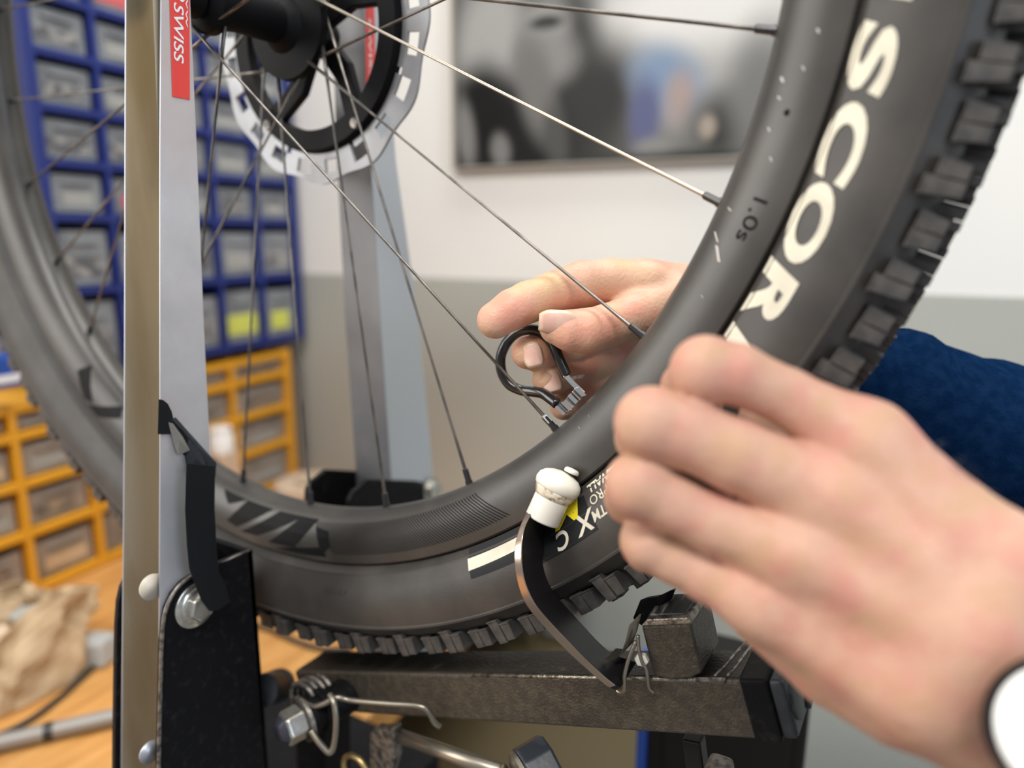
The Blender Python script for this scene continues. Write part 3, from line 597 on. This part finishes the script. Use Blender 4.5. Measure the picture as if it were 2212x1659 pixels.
# ================================================================ THE PERSON: two hands, one sleeve
import openvdb
def K(u, v, d, rp): return (Pd(u, v, d), rp * d / FPX)
def smin(a, b, k):
    h = np.clip(.5 + .5 * (b - a) / k, 0, 1); return b + (a - b) * h - k * h * (1 - h)
def sdf_mesh(groups, vox, name, mt, parent, carve=(), relax=2):
    """groups: list of (k, [chains]); every chain a list of (point, radius); chains in a group blend with k, groups blend into the total with kg"""
    allp = [c for g in groups for ch in g[2] for c in ch]
    lo = np.min([p - r for p, r in allp], 0) - 6; hi = np.max([p + r for p, r in allp], 0) + 6
    n = np.ceil((hi - lo) / vox).astype(int); X, Y, Z = [(lo[i] + vox * np.arange(n[i])).astype('f4') for i in range(3)]
    def seg(p, q, S):
        (a, ra), (b, rb) = p, q; d = (b - a).astype('f4'); L = float(d @ d) + 1e-9
        x, y, z = [W - np.float32(a[i]) for i, W in enumerate((X[S[0]][:, None, None], Y[S[1]][None, :, None], Z[S[2]][None, None, :]))]
        t = np.clip((x * d[0] + y * d[1] + z * d[2]) / L, 0, 1)
        return np.sqrt((x - t * d[0]) ** 2 + (y - t * d[1]) ** 2 + (z - t * d[2]) ** 2) - (ra + t * (rb - ra)).astype('f4')
    def box_of(ps):
        a = np.min([p - r for p, r in ps], 0) - 11; b = np.max([p + r for p, r in ps], 0) + 11
        i0 = np.clip(((a - lo) / vox).astype(int), 0, n); i1 = np.clip(((b - lo) / vox).astype(int) + 2, 0, n); return tuple(slice(int(i0[k]), int(i1[k])) for k in range(3))
    tot = np.full(n, 30, 'f4')
    for kc, kg, chains in groups:
        g = np.full(n, 30, 'f4')
        for ch in chains:
            Sc = box_of(ch); c = np.full(g[Sc].shape, 30, 'f4')
            for i in range(max(1, len(ch) - 1)):
                p, q = ch[i], ch[min(i + 1, len(ch) - 1)]; Sg = box_of([p, q]); R = tuple(slice(Sg[k].start - Sc[k].start, Sg[k].stop - Sc[k].start) for k in range(3))
                c[R] = smin(c[R], seg(p, q, Sg), 2.0)
            g[Sc] = smin(g[Sc], c, kc)
        tot = smin(tot, g, kg)
    for a, b, wd, dp in carve:                               # shallow creases
        d = (b - a).astype('f4'); L = float(d @ d) + 1e-9; Sg = box_of([(a, 0), (b, 0)]); x, y, z = [W - np.float32(a[i]) for i, W in enumerate((X[Sg[0]][:, None, None], Y[Sg[1]][None, :, None], Z[Sg[2]][None, None, :]))]
        t = np.clip((x * d[0] + y * d[1] + z * d[2]) / L, 0, 1); q = (x - t * d[0]) ** 2 + (y - t * d[1]) ** 2 + (z - t * d[2]) ** 2
        tot[Sg] = tot[Sg] + np.float32(dp) * np.exp(-q / np.float32(wd * wd))
    gr = openvdb.FloatGrid(1e3); gr.copyFromArray(np.ascontiguousarray(tot.astype('f4')), tolerance=0.0)
    P, Q = gr.convertToQuads(isovalue=0.0)
    V = P * vox + lo
    me = mesh_data(name, V - base_of(parent), Q.tolist(), mt, True); o = link(name, me, parent, base_of(parent))
    s = o.modifiers.new('soften', 'SMOOTH'); s.factor = .5; s.iterations = relax
    return o
person = thing('person', Pd(2500, 1900, 330) * [1, 1, 0] + [0, 0, -1500], 'person in a navy sleeve gripping the tire and holding a small spoke wrench', 'person')
# near hand: back of the hand to the camera, fingers curled round the tire
idx = [K(1868, 958, 222, 88), K(1700, 858, 226, 61), K(1590, 808, 226, 65), K(1524, 800, 228, 74), K(1490, 838, 250, 60), K(1510, 880, 276, 50)]
mid = [K(1795, 1072, 220, 86), K(1590, 985, 224, 78), K(1480, 936, 227, 76), K(1407, 914, 228, 78), K(1392, 945, 252, 62), K(1425, 985, 284, 50)]
rin = [K(1715, 1190, 222, 84), K(1546, 1130, 228, 64), K(1456, 1088, 230, 62), K(1380, 1048, 231, 71), K(1365, 1075, 255, 58), K(1400, 1110, 286, 48)]
lit = [K(1650, 1296, 228, 76), K(1530, 1238, 236, 62), K(1462, 1202, 239, 59), K(1404, 1168, 241, 62), K(1400, 1185, 262, 50), K(1430, 1205, 292, 44)]
thu = [K(2000, 1170, 240, 90), K(1850, 1060, 262, 80), K(1740, 960, 266, 66), K(1655, 905, 264, 58)]
palm = [[K(1868, 958, 222, 88), K(2050, 1130, 212, 100), K(2160, 1230, 206, 112)],
        [K(1795, 1072, 220, 86), K(1990, 1220, 210, 104), K(2120, 1320, 204, 116)],
        [K(1715, 1190, 222, 84), K(1930, 1310, 212, 104), K(2060, 1400, 204, 116)],
        [K(1650, 1296, 228, 76), K(1830, 1400, 220, 96), K(1990, 1480, 208, 108)],
        [K(1640, 1330, 240, 62), K(1790, 1440, 232, 80), K(1925, 1530, 218, 76)]]
fore = [[K(2160, 1230, 206, 112), K(2780, 1650, 200, 140)], [K(1990, 1480, 208, 108), K(2580, 1940, 200, 140)], [K(2080, 1360, 205, 130), K(2700, 1800, 198, 180)]]
tend = [[K(1880, 965, 213, 26), K(2080, 1180, 201, 18)], [K(1815, 1080, 211.5, 28), K(2060, 1280, 199, 18)], [K(1735, 1200, 213, 26), K(2010, 1370, 200, 18)]]
cre = [(Pd(1735, 1478, 205), Pd(1955, 1596, 196), 2.2, 1.5), (Pd(1480, 1190, 222), Pd(1640, 1270, 216), 2.2, .9), (Pd(1570, 1075, 213), Pd(1700, 1130, 210), 2.2, .8)]
near = sdf_mesh([(.5, 1, [idx, mid, rin, lit]), (9, 7, palm + fore), (6, 8, [thu]), (3, 7, tend)], .95, 'hand', M['skin'], person, carve=cre, relax=3)
tag(near, 'near hand, back of the hand to the viewer, fingers curled on the tire')
# far hand: pinching the spoke wrench
fi = [K(1070, 692, 342, 40), K(1108, 668, 343, 43), K(1140, 653, 346, 44), K(1200, 632, 351, 46), K(1258, 616, 356, 52), K(1320, 612, 360, 52), K(1392, 622, 362, 62), K(1560, 660, 385, 80)]
ft = [K(1201, 708, 338, 36), K(1232, 714, 337, 44), K(1268, 715, 338, 48), K(1310, 704, 342, 46), K(1375, 680, 350, 50), K(1460, 650, 362, 66), K(1590, 680, 385, 85)]
fm = [K(1140, 762, 356, 36), K(1162, 762, 361, 40), K(1225, 758, 376, 42), K(1300, 730, 392, 46), K(1400, 690, 396, 60), K(1580, 700, 398, 80)]
fr_ = [K(1180, 818, 362, 31), K(1200, 815, 368, 36), K(1250, 800, 382, 42), K(1320, 770, 396, 46), K(1420, 740, 400, 60), K(1580, 730, 402, 80)]
fl = [K(1218, 878, 372, 30), K(1245, 862, 378, 34), K(1290, 832, 392, 40), K(1350, 800, 402, 46), K(1440, 770, 402, 56), K(1590, 750, 402, 80)]
heel = [[K(1340, 800, 406, 60), K(1480, 760, 404, 90), K(1640, 740, 400, 110)], [K(1330, 640, 368, 46), K(1420, 660, 372, 66)]]
arm = [[K(1590, 690, 392, 95), K(1760, 780, 402, 120), K(1960, 880, 412, 110)]]
cre2 = [(Pd(1182, 600, 334), Pd(1186, 690, 334), 1.0, .45), (Pd(1272, 575, 342), Pd(1262, 660, 338), 1.3, .6), (Pd(1322, 590, 344), Pd(1338, 650, 340), 1.6, .9), (Pd(1305, 680, 326), Pd(1312, 748, 328), 1.0, .35), (Pd(1250, 668, 344), Pd(1330, 640, 346), 1.8, 1.0)]
far = sdf_mesh([(.8, 1, [fi, fm, fr_, fl]), (8, 6, heel + arm), (3, 2.5, [ft])], .8, 'hand', M['skin2'], person, carve=cre2, relax=2)
tag(far, 'far hand pinching the spoke wrench between thumb and fingers')
def nail(u, v, d, along_px, wid, curv, parent, tilt=0.0, name='fingernail'):
    c = Pd(u, v, d); u2, v2 = along_px; x = unit(Pd(u2, v2, d) - c); L = np.linalg.norm(Pd(u2, v2, d) - c) * 2   # from the root towards the free edge
    nrm = -unit(ray(u, v)); s_ = unit(np.cross(nrm, x)); nrm = unit(np.cross(x, s_)); nrm = unit(nrm + s_ * tilt); s_ = unit(np.cross(nrm, x))
    def grid(off, grow):
        V = []; n, k = 10, 10
        for i in range(n + 1):
            t = i / n * 2 - 1
            wf = math.sqrt(max(.02, 1 - (max(0, -t - .25) / .77) ** 2)) if t < 0 else (1 - max(0, t - .35) ** 2 * .9)
            for j in range(k + 1):
                a = (j / k * 2 - 1) * wid * wf * grow / 2 / curv
                V.append(c + x * t * L / 2 * grow + s_ * curv * math.sin(a) + nrm * (curv * (math.cos(a) - 1) - .6 * t * t + off))
        return V, [(i * (k + 1) + j, i * (k + 1) + j + 1, (i + 1) * (k + 1) + j + 1, (i + 1) * (k + 1) + j) for i in range(n) for j in range(k)]
    V, F = grid(.3, 1); o = MB().add(V, F).build(name, M['nail'], parent, smooth=True); sl = o.modifiers.new('t', 'SOLIDIFY'); sl.thickness = .0006; sl.offset = 0
    V, F = grid(.08, 1.08); o2 = MB().add(V, F).build('nail_rim', M['nailrim'], parent, smooth=True); sl = o2.modifiers.new('t', 'SOLIDIFY'); sl.thickness = .0006; sl.offset = 0
    return o
nail(1206, 699, 338 - 9.4, (1167, 697), 11.8, 9.2, far, tilt=.30)
nail(1152, 766, 356 - 8.2, (1158, 791), 9.8, 7.6, far, tilt=.15)
nail(1192, 824, 364 - 8.4, (1199, 846), 9.6, 7.4, far, tilt=.15)
# sleeve of the far arm
sv = []; npt = 36
s0, s1 = Pd(1690, 765, 398), Pd(2760, 1225, 440)
path = [s0 + (s1 - s0) * t for t in np.linspace(0, 1, npt)]
rad = [34 + 14 * min(1, t * 2.2) + 1.6 * math.sin(t * 40) + 1.1 * math.sin(t * 71 + 1) for t in np.linspace(0, 1, npt)]
sl_ = MB().tube(path, rad, 36).build('sleeve', M['navy'], person, smooth=True); tag(sl_, 'navy blue knit sleeve')
s2, s3 = Pd(2660, 1790, 200), Pd(3700, 2450, 300)
MB().tube([s2 + (s3 - s2) * t for t in np.linspace(0, 1, 20)], [38 + 12 * min(1, t * 2) + 1.4 * math.sin(t * 45) for t in np.linspace(0, 1, 20)], 32).build('sleeve', M['navy'], person, smooth=True)
# a few dark hairs at the wrist: thin tapered tubes
hr = MB()
for k in range(26):
    u, v = 2010 + rng.random() * 180, 0; v = 960 + (u - 2010) * .92 + rng.random() * 16
    a = Pd(u, v, 205); b = Pd(u + 20 + rng.random() * 26, v - 8 - rng.random() * 22, 206); hr.tube([a, (a + b) / 2 + np.array([0, 0, .8]), b], [.07, .06, .03], 4)
tag(hr.build('arm_hair', M['cable'], near), kind='stuff')

# ================================================================ THINGS IN THE HANDS
spw = thing('spoke_wrench', Pd(1150, 780, 350), 'small looped spoke wrench with black dipped handle pinched by the far hand', 'wrench')
lp = [(1224, 812, 350), (1214, 790, 350), (1205, 768, 350), (1194, 742, 351), (1178, 722, 353), (1150, 712, 356), (1120, 717, 360), (1096, 738, 364), (1082, 770, 367), (1084, 803, 368), (1100, 830, 367), (1126, 843, 365), (1150, 846, 361), (1172, 850, 357), (1190, 862, 353), (1204, 873, 350)]
MB().tube(smooth_path([Pd(*q) for q in lp], 6), [2.5] + [2.75] * 88 + [2.75, 2.4], 16).build('handle', M['dip'], spw, smooth=True)
def jaw(pts, wv, th, name, mt):
    V = []; n = len(pts); P = [Pd(*q) for q in pts]
    for i in range(n):
        t = unit(P[min(i + 1, n - 1)] - P[max(i - 1, 0)]); b = unit(np.cross(t, wv))
        for s in (0, 1):
            for q in (-.5, .5): V.append(P[i] + b * th * q + wv * s)
    F = []
    for i in range(n - 1):
        a, b = i * 4, i * 4 + 4; F += [(a, a + 2, b + 2, b), (a + 1, b + 1, b + 3, a + 3), (a, b, b + 1, a + 1), (a + 2, a + 3, b + 3, b + 2)]
    return MB().add(V, F + [(0, 1, 3, 2), tuple(4 * (n - 1) + k for k in (0, 2, 3, 1))]).build(name, mt, spw, bevel=.18, seg=2)
jaw([(1216, 813, 348.5), (1224, 822, 348.5), (1236, 835, 348), (1248, 846, 347.5), (1256, 854, 347.5)], R_ * 1.9 + U_ * 1.7, 1.6, 'jaw_arm', M['chrome'])
jaw([(1250, 836, 346), (1241, 839, 346.5), (1238, 844, 350), (1235, 848, 350), (1231, 851, 346), (1227, 855, 347), (1224, 861, 350.5), (1219, 865, 350.5), (1217, 867, 346), (1213, 869, 347), (1210, 872, 350.5), (1205, 875, 350), (1202, 877, 346), (1199, 879, 346.5)], R_ * 3.9 - U_ * 3.9, 1.0, 'jaw', M['chrome'])
jaw([(1232, 822, 356), (1246, 819, 356), (1263, 816, 356)], U_ * 1.8, 1.2, 'jaw_wing', M['nylon_dirty'])
wt = thing('wristwatch', Pd(2298, 1590, 180), 'white-dialled watch with a black bezel on the near wrist', 'watch')
wn = -unit(ray(2270, 1590)); wn = unit(wn + .05 * R_)
wc = Pd(2322, 1592, 170)
MB().lathe(wc - wn * 8, wn, [(0, 17.6), (1, 18.6), (9, 18.6), (10.2, 17.6), (10.2, 16.1)], 56).build('watch_case', M['ink'], wt, auto=30)
MB().lathe(wc + wn * 1.6, wn, [(0, 16.2), (.5, 16.2), (1.2, 15.4), (1.6, 13)], 48).build('dial', mat('watch_dial_white', (.88, .88, .86), .25), wt, smooth=False, auto=30)
sd = unit(np.array([-.58, .82])); sp3 = [wc - wn * 5 + (R_ * sd[0] - U_ * sd[1]) * a - wn * (abs(a) ** 2) * .012 for a in np.linspace(-42, 46, 14)]
q = MB(); V = []
ax_w = unit(R_ * .82 - U_ * .58)
for p in sp3:
    for s in (-1, 1):
        for h in (0, 1): V.append(p + ax_w * 9.5 * s - wn * 2.2 * h)
F = [f for i in range(len(sp3) - 1) for a, b in [(i * 4, i * 4 + 4)] for f in ((a, a + 2, b + 2, b), (a + 1, b + 1, b + 3, a + 3), (a, b, b + 1, a + 1), (a + 2, a + 3, b + 3, b + 2))]
q.add(V, F).build('strap', M['ink'], wt, auto=60)

# ================================================================ THE BENCH AND WHAT STANDS ON IT
BE = -78
bench = thing('workbench', ab(-300, 200, -1500), 'orange-brown wooden workbench under the truing stand and the drawer racks', 'workbench')
nb_ = 5; wB = (BE + 780) / nb_
for k in range(nb_):
    a0 = -780 + k * wB; MB().prism([ab(a0 + .6, -900, BZ), ab(a0 + wB - .6, -900, BZ), ab(a0 + wB - .6, BW - 8, BZ), ab(a0 + .6, BW - 8, BZ)], (0, 0, -38)).build('plank', M['wood'], bench, bevel=1)
for a, b in ((-740, -860), (BE - 60, -860), (-740, 690), (BE - 60, 690)):
    MB().box(ab(a, b, (BZ - 38 - 1500) / 2), 60, 60, 1500 + BZ - 38).build('leg', M['wood_and_shade'], bench, bevel=2)
MB().box(ab((BE - 780) / 2, BW - 60, BZ - 90), 800, 24, 100, (AX, BX, np.array([0, 0, 1.]))).build('apron', M['wood_and_shade'], bench)
MB().box(ab(-200, 310, -820), 720, 800, 24, (AX, BX, np.array([0, 0, 1.]))).build('shade_shelf', M['wood_and_shade'], bench, bevel=1)  # added shelf; its dark tone stands in for shade on the bench
# slim dark tool trolley beside the bench end
tl = thing('tool_trolley', ab(200, 231, -1500), 'slim black tool trolley with blue corner strips beside the bench end', 'trolley')
axr = (AX, BX, np.array([0, 0, 1.]))
tb0 = Pb(1386, 1620, 200) @ AX; tb1 = Pb(1752, 1520, 200) @ AX
MB().box(ab((tb0 + tb1) / 2, 231, -960), tb1 - tb0, 60, 985, axr).build('body', M['void'], tl, bevel=5)
for k in range(5): MB().box(ab((tb0 + tb1) / 2 + 4, 199, -560 - k * 180), tb1 - tb0 - 30, 6, 165, axr).build('drawer_front', M['void'], tl, bevel=2)
MB().box(ab(tb0, 203, -960), 9, 12, 985, axr).build('corner_strip', M['bluep'], tl, bevel=2)
for a in (tb0 + 20, tb1 - 20): MB().lathe(ab(a - 10, 231, -1476), AX, [(0, 24), (20, 24)], 20).build('castor', M['cable'], tl)
# ---------------------------------------------------------------- drawer racks on the side wall
RA = -628
def rack(name, label, cols, rows, frame_mat, fw, binmat, cmat, drawn, depth=140):
    b0, b1 = cols[0], cols[-1]; z0, z1 = rows[0], rows[-1]
    t = thing(name, ab(RA - depth / 2, (b0 + b1) / 2, z0), label, 'drawer rack')
    for i, b in enumerate(cols):
        MB().box(ab(RA - depth / 2, b, (z0 + z1) / 2), depth, fw if i in (0, len(cols) - 1) else fw * .6, z1 - z0 + fw, axr).build('post', frame_mat, t, bevel=1)
    for z in rows:
        MB().box(ab(RA - depth / 2, (b0 + b1) / 2, z), depth - 2, b1 - b0, fw * .75, axr).build('rail', frame_mat, t, bevel=1)
    me = {}
    for i in range(len(cols) - 1):
        for j in range(len(rows) - 1):
            wv = cols[i + 1] - cols[i] - fw; hv = rows[j + 1] - rows[j] - fw; c = ab(RA - depth / 2 - 3, (cols[i] + cols[i + 1]) / 2, (rows[j] + rows[j + 1]) / 2)
            rx = rng.random(3)
            d = MB(); ht = hv * (.80 + .1 * rx[0]); zc = c + np.array([0, 0, -(hv - ht) / 2 + .6])
            d.box(zc + AX * (depth / 2 - 8), 3, wv * .96, ht, axr); d.box(zc - np.array([0, 0, ht / 2 - 1]), depth - 20, wv * .96, 2, axr)
            for s in (-1, 1): d.box(zc + BX * s * (wv * .48 - 1), depth - 20, 2, ht, axr)
            dr = d.build('drawer', binmat, t, bevel=.8)
            MB().box(zc + AX * (depth / 2 - 5) + np.array([0, 0, ht * .28]), 6, wv * .55, 4, axr).build('pull', binmat, dr, bevel=1)
            cc = cmat
            if (i, j) in drawn: cc = drawn[(i, j)]
            MB().box(zc + AX * (depth / 2 - 5.8) + np.array([0, 0, -ht * .15]) + BX * wv * .05 * (rx[1] - .5), .8, wv * (.5 + .35 * rx[2]), ht * .38, axr).build('drawer_label', cc if (i, j) in drawn else (M['tagw'] if rx[1] > .45 else cmat), dr)
            MB().box(zc - np.array([0, 0, ht * .16]) - AX * 4, depth - 28, wv * .9, ht * .55, axr).build('contents', cc, dr, bevel=4)
    return t
rack('drawer_rack', 'blue metal rack of clear drawers on the side wall above the orange rack', [268, 358, 451, 544, 637, 730], [-316, -200, -102, -32, 36, 104, 172, 240], M['blue'], 13, M['bin'], M['parts'],
     {(1, 0): M['green'], (4, 0): M['lime'], (3, 0): M['lime'], (1, 2): M['redlab'], (1, 6): M['redlab'], (2, 5): M['tagw'], (1, 1): M['tagw']})
rack('drawer_rack', 'orange metal rack of smoky drawers standing on the bench under the blue rack', [90, 187, 284, 417, 550, 686], [-592, -513, -445, -380, -344], M['orange'], 15, M['bin_warm'], M['parts_warm'],
     {(1, 0): M['kraft'], (0, 1): M['tagw'], (0, 2): M['kraft'], (4, 0): M['tagw']})
# things tucked on top of the orange rack at the left
bx_ = Pa(12, 800, RA + 12); t = thing('blue_box', bx_ - np.array([0, 0, 22]), 'small bright blue box with white band at the left frame edge', 'box')
MB().box(bx_ - BX * 12, 30, 44, 40, axr).build('body', M['bluep'], t, bevel=3); MB().box(bx_ - BX * 12 - np.array([0, 0, 8]), 32, 46, 9, axr).build('band', M['white'], t)
wb_ = Pa(478, 952, RA + 20); t = thing('white_jar', wb_ - np.array([0, 0, 20]), 'round white jar in front of the orange rack', 'jar')
MB().lathe(wb_ - np.array([0, 0, 20]), (0, 0, 1), [(0, 18), (2, 20), (28, 20), (34, 16)], 28).build('body', M['white'], t, auto=40); MB().lathe(wb_ + np.array([0, 0, 14]), (0, 0, 1), [(0, 17.5), (8, 17.5), (9, 16)], 28).build('lid', M['white'], t, auto=40)
js = MB().box(ab(*(wb_ @ AX, wb_ @ BX), (BZ + wb_[2] - 20) / 2), 36, 36, wb_[2] - 20 - BZ).build('cardboard_box', M['cardboard'], None, bevel=1); tag(js, 'small cardboard box under the white jar', 'box')
# crumpled paper bag
bgc = ab(-455, 62, BZ)
bag = thing('paper_bag', bgc, 'crumpled open brown paper bag on the bench at the lower left', 'paper bag')
V = []; nz, na = 14, 40
for i in range(nz):
    f = i / (nz - 1)
    for k in range(na):
        a = 2 * math.pi * k / na; sx_ = np.sign(math.cos(a)) * abs(math.cos(a)) ** .6; sy_ = np.sign(math.sin(a)) * abs(math.sin(a)) ** .6
        n_ = 1 + (.10 * math.sin(a * 3 + f * 5) + .09 * math.sin(a * 7 - f * 9 + 1) + .05 * math.sin(a * 13 + f * 17)) * (.3 + f)
        V.append(bgc + AX * sx_ * (52 - 10 * f) * n_ + BX * sy_ * (62 + 6 * f) * n_ + np.array([0, 0, 2 + 82 * f + (9 * math.sin(a * 2 + 1) + 6 * math.sin(a * 5)) * f]))
F = [(i * na + k, i * na + (k + 1) % na, (i + 1) * na + (k + 1) % na, (i + 1) * na + k) for i in range(nz - 1) for k in range(na)] + [tuple(range(na))]
bo_ = MB().add(V, F).build('bag_body', M['kraft'], bag); s_ = bo_.modifiers.new('t', 'SOLIDIFY'); s_.thickness = .0012
for k, (da, db, dz) in enumerate(((14, -20, 74), (6, 6, 78), (20, 24, 70), (-10, 20, 72))):
    c = bgc + AX * da + BX * db + np.array([0, 0, dz]); MB().box(c, 26, 18, 5, (unit(AX + .4 * BX * (k - 1)), unit(BX - .4 * AX * (k - 1)), np.array([0, 0, 1.])), .7).build('crumpled_paper', M['tagw'] if k % 2 else M['cardboard'], bag, bevel=1)
gc = Pz(210, 1400, BZ + 16); t = MB().box(gc, 40, 34, 30, (unit((1, .4, 0)), unit((-.4, 1, 0)), np.array([0, 0, 1.])), .8).build('plastic_block', M['grey'], None, bevel=5, seg=3); tag(t, 'pale grey plastic block on the bench right of the paper bag', 'block')
# cable, metal tube, tape roll
P = [Pz(u, v, BZ + 3.2) for u, v in ((-60, 1606), (0, 1588), (80, 1545), (160, 1480), (220, 1420), (262, 1360), (330, 1330), (450, 1320), (570, 1355), (640, 1385), (700, 1402), (760, 1400))]
tag(MB().tube(smooth_path(P, 8), 3.2, 10).build('power_cable', M['cable'], None, smooth=True), 'thin black cable curving across the bench', 'cable')
pa, pb2 = Pz(-60, 1618, BZ + 9), Pz(262, 1545, BZ + 9)
t = thing('metal_tube', pa, 'grey metal tube with a black collar lying on the bench at the lower left', 'tube')
MB().tube([pa, pb2], 8.2, 20).build('tube_body', mat('dull_tube', (.30, .28, .26), .5, .4), t, smooth=False, auto=40); c = Pz(96, 1582, BZ + 9); MB().lathe(c, unit(pb2 - pa), [(0, 8.8), (8, 8.8)], 20).build('collar', M['cable'], t, auto=40)
rc = Pz(672, 1074, BZ); t = thing('cardboard_roll', rc, 'pale cardboard roll lying on the bench behind the rim', 'roll')
MB().lathe(rc, (0, 0, 1), [(0, 62), (1, 64), (30, 64), (31, 62), (31, 30), (8, 30)], 40).build('roll_body', M['cardboard'], t, auto=40)
MB().lathe(rc, (0, 0, 1), [(7, 29.5), (9, 29.5)], 24).build('core', M['kraft'], t)
# ---------------------------------------------------------------- framed print on the back wall
pl, pb_, prr, pt = (Pb(985, 368, BW - 6) @ AX), Pb(985, 368, BW - 6)[2], 420.0, 560.0
pic = thing('framed_photo', ab((pl + prr) / 2, BW, pb_), 'large framed black-and-white photograph on the white wall', 'picture')
slab_ = lambda a0, a1, z0, z1, b0, b1: [ab(a0, b0, z0), ab(a1, b0, z0), ab(a1, b0, z1), ab(a0, b0, z1)]
pm = bpy.data.materials.new('photo_print'); pm.use_nodes = True; nt = pm.node_tree; bsd = nt.nodes['Principled BSDF']; bsd.inputs['Roughness'].default_value = .6; bsd.inputs['Specular IOR Level'].default_value = .15
tcn = nt.nodes.new('ShaderNodeTexCoord'); sep = nt.nodes.new('ShaderNodeSeparateXYZ'); nt.links.new(tcn.outputs['UV'], sep.inputs[0])
def blob(prev, u, v, ru, rv, col, rot=0, soft=.45):
    c = Pb(u, v, BW - 6); a_, z_ = c @ AX - pl, c[2] - pb_; dpt = (c - CAM) @ F_; A_, Z_ = ru * dpt / FPX, rv * dpt / FPX
    mp = nt.nodes.new('ShaderNodeMapping'); mp.vector_type = 'TEXTURE'; mp.inputs['Location'].default_value = (a_, z_, 0); mp.inputs['Rotation'].default_value = (0, 0, -math.radians(rot)); mp.inputs['Scale'].default_value = (A_, Z_, 1)
    nt.links.new(tcn.outputs['UV'], mp.inputs[0]); g = nt.nodes.new('ShaderNodeVectorMath'); g.operation = 'LENGTH'; nt.links.new(mp.outputs[0], g.inputs[0])
    r = nt.nodes.new('ShaderNodeMapRange'); r.interpolation_type = 'SMOOTHSTEP'; r.inputs[1].default_value = 1 + soft; r.inputs[2].default_value = 1 - soft; nt.links.new(g.outputs['Value'], r.inputs[0])
    x = nt.nodes.new('ShaderNodeMix'); x.data_type = 'RGBA'; nt.links.new(r.outputs[0], x.inputs[0]); x.inputs[7].default_value = (*col, 1)
    if prev is None: x.inputs[6].default_value = (.09, .088, .083, 1)
    else: nt.links.new(prev, x.inputs[6])
    return x.outputs[2]
g_ = lambda v: (v * (.3 + v * 1.6), v * (.3 + v * 1.6) * .985, v * (.3 + v * 1.6) * .95)
pv = None
for q in [(1500, 90, 220, 180, g_(.40), 0, .7), (1500, 20, 260, 80, g_(.55), 0, .7), (1060, 90, 80, 130, g_(.38), 10, .5), (1240, 120, 60, 160, g_(.12), 0, .6), (1100, 300, 200, 110, g_(.035), 0, .5), (1045, 240, 70, 90, g_(.025), 0, .5), (1300, 210, 90, 110, g_(.09), 0, .7),
          (1180, 60, 55, 50, g_(.34), 0, .5), (1182, 52, 38, 14, g_(.06), 0, .5), (1180, 130, 75, 55, g_(.30), 0, .5), (1160, 190, 42, 110, g_(.24), -14, .5), (1205, 300, 26, 70, g_(.15), -10, .6), (1010, 290, 22, 70, g_(.27), -8, .5), (1085, 325, 22, 34, g_(.26), -10, .5),
          (1440, 170, 80, 60, (.20, .27, .38), 35, .6), (1395, 250, 34, 70, (.11, .12, .22), 0, .6), (1470, 210, 30, 50, (.35, .28, .26), 0, .7), (1412, 322, 40, 22, g_(.3), 0, .6), (1565, 270, 70, 70, g_(.16), 0, .6), (1560, 280, 34, 36, g_(.08), 0, .6), (1530, 275, 18, 24, (.34, .29, .24), 0, .6), (1500, 350, 260, 22, g_(.05), 0, .6), (1640, 200, 60, 120, g_(.25), 0, .7)]:
    pv = blob(pv, *q)
nt.links.new(pv, bsd.inputs['Base Color'])
V = [ab(pl + 5, BW - 12, pb_ + 4), ab(prr - 5, BW - 12, pb_ + 4), ab(prr - 5, BW - 12, pt - 5), ab(pl + 5, BW - 12, pt - 5)]
po = MB().add(V, [(0, 1, 2, 3)]).build('print', pm, pic)
uv = po.data.uv_layers.new(name='UVMap')
for lp_ in po.data.loops:
    p = np.array(po.data.vertices[lp_.vertex_index].co) * 1000 + base_of(pic); uv.data[lp_.index].uv = (p @ AX - pl, p[2] - pb_)
fm_ = mat('frame_grey', (.30, .275, .235), .6)
fx = MB()
for a0, a1, z0, z1 in ((pl, pl + 5, pb_, pt), (prr - 5, prr, pb_, pt), (pl, prr, pb_, pb_ + 4), (pl, prr, pt - 5, pt)):
    MB().prism([ab(a0, BW - 18, z0), ab(a1, BW - 18, z0), ab(a1, BW - 18, z1), ab(a0, BW - 18, z1)], BX * 17).build('frame_bar', fm_, pic, bevel=1)
MB().prism([ab(pl + 4, BW - 10, pb_ + 4), ab(prr - 4, BW - 10, pb_ + 4), ab(prr - 4, BW - 10, pt - 4), ab(pl + 4, BW - 10, pt - 4)], BX * 9).build('backing', M['cardboard'], pic)
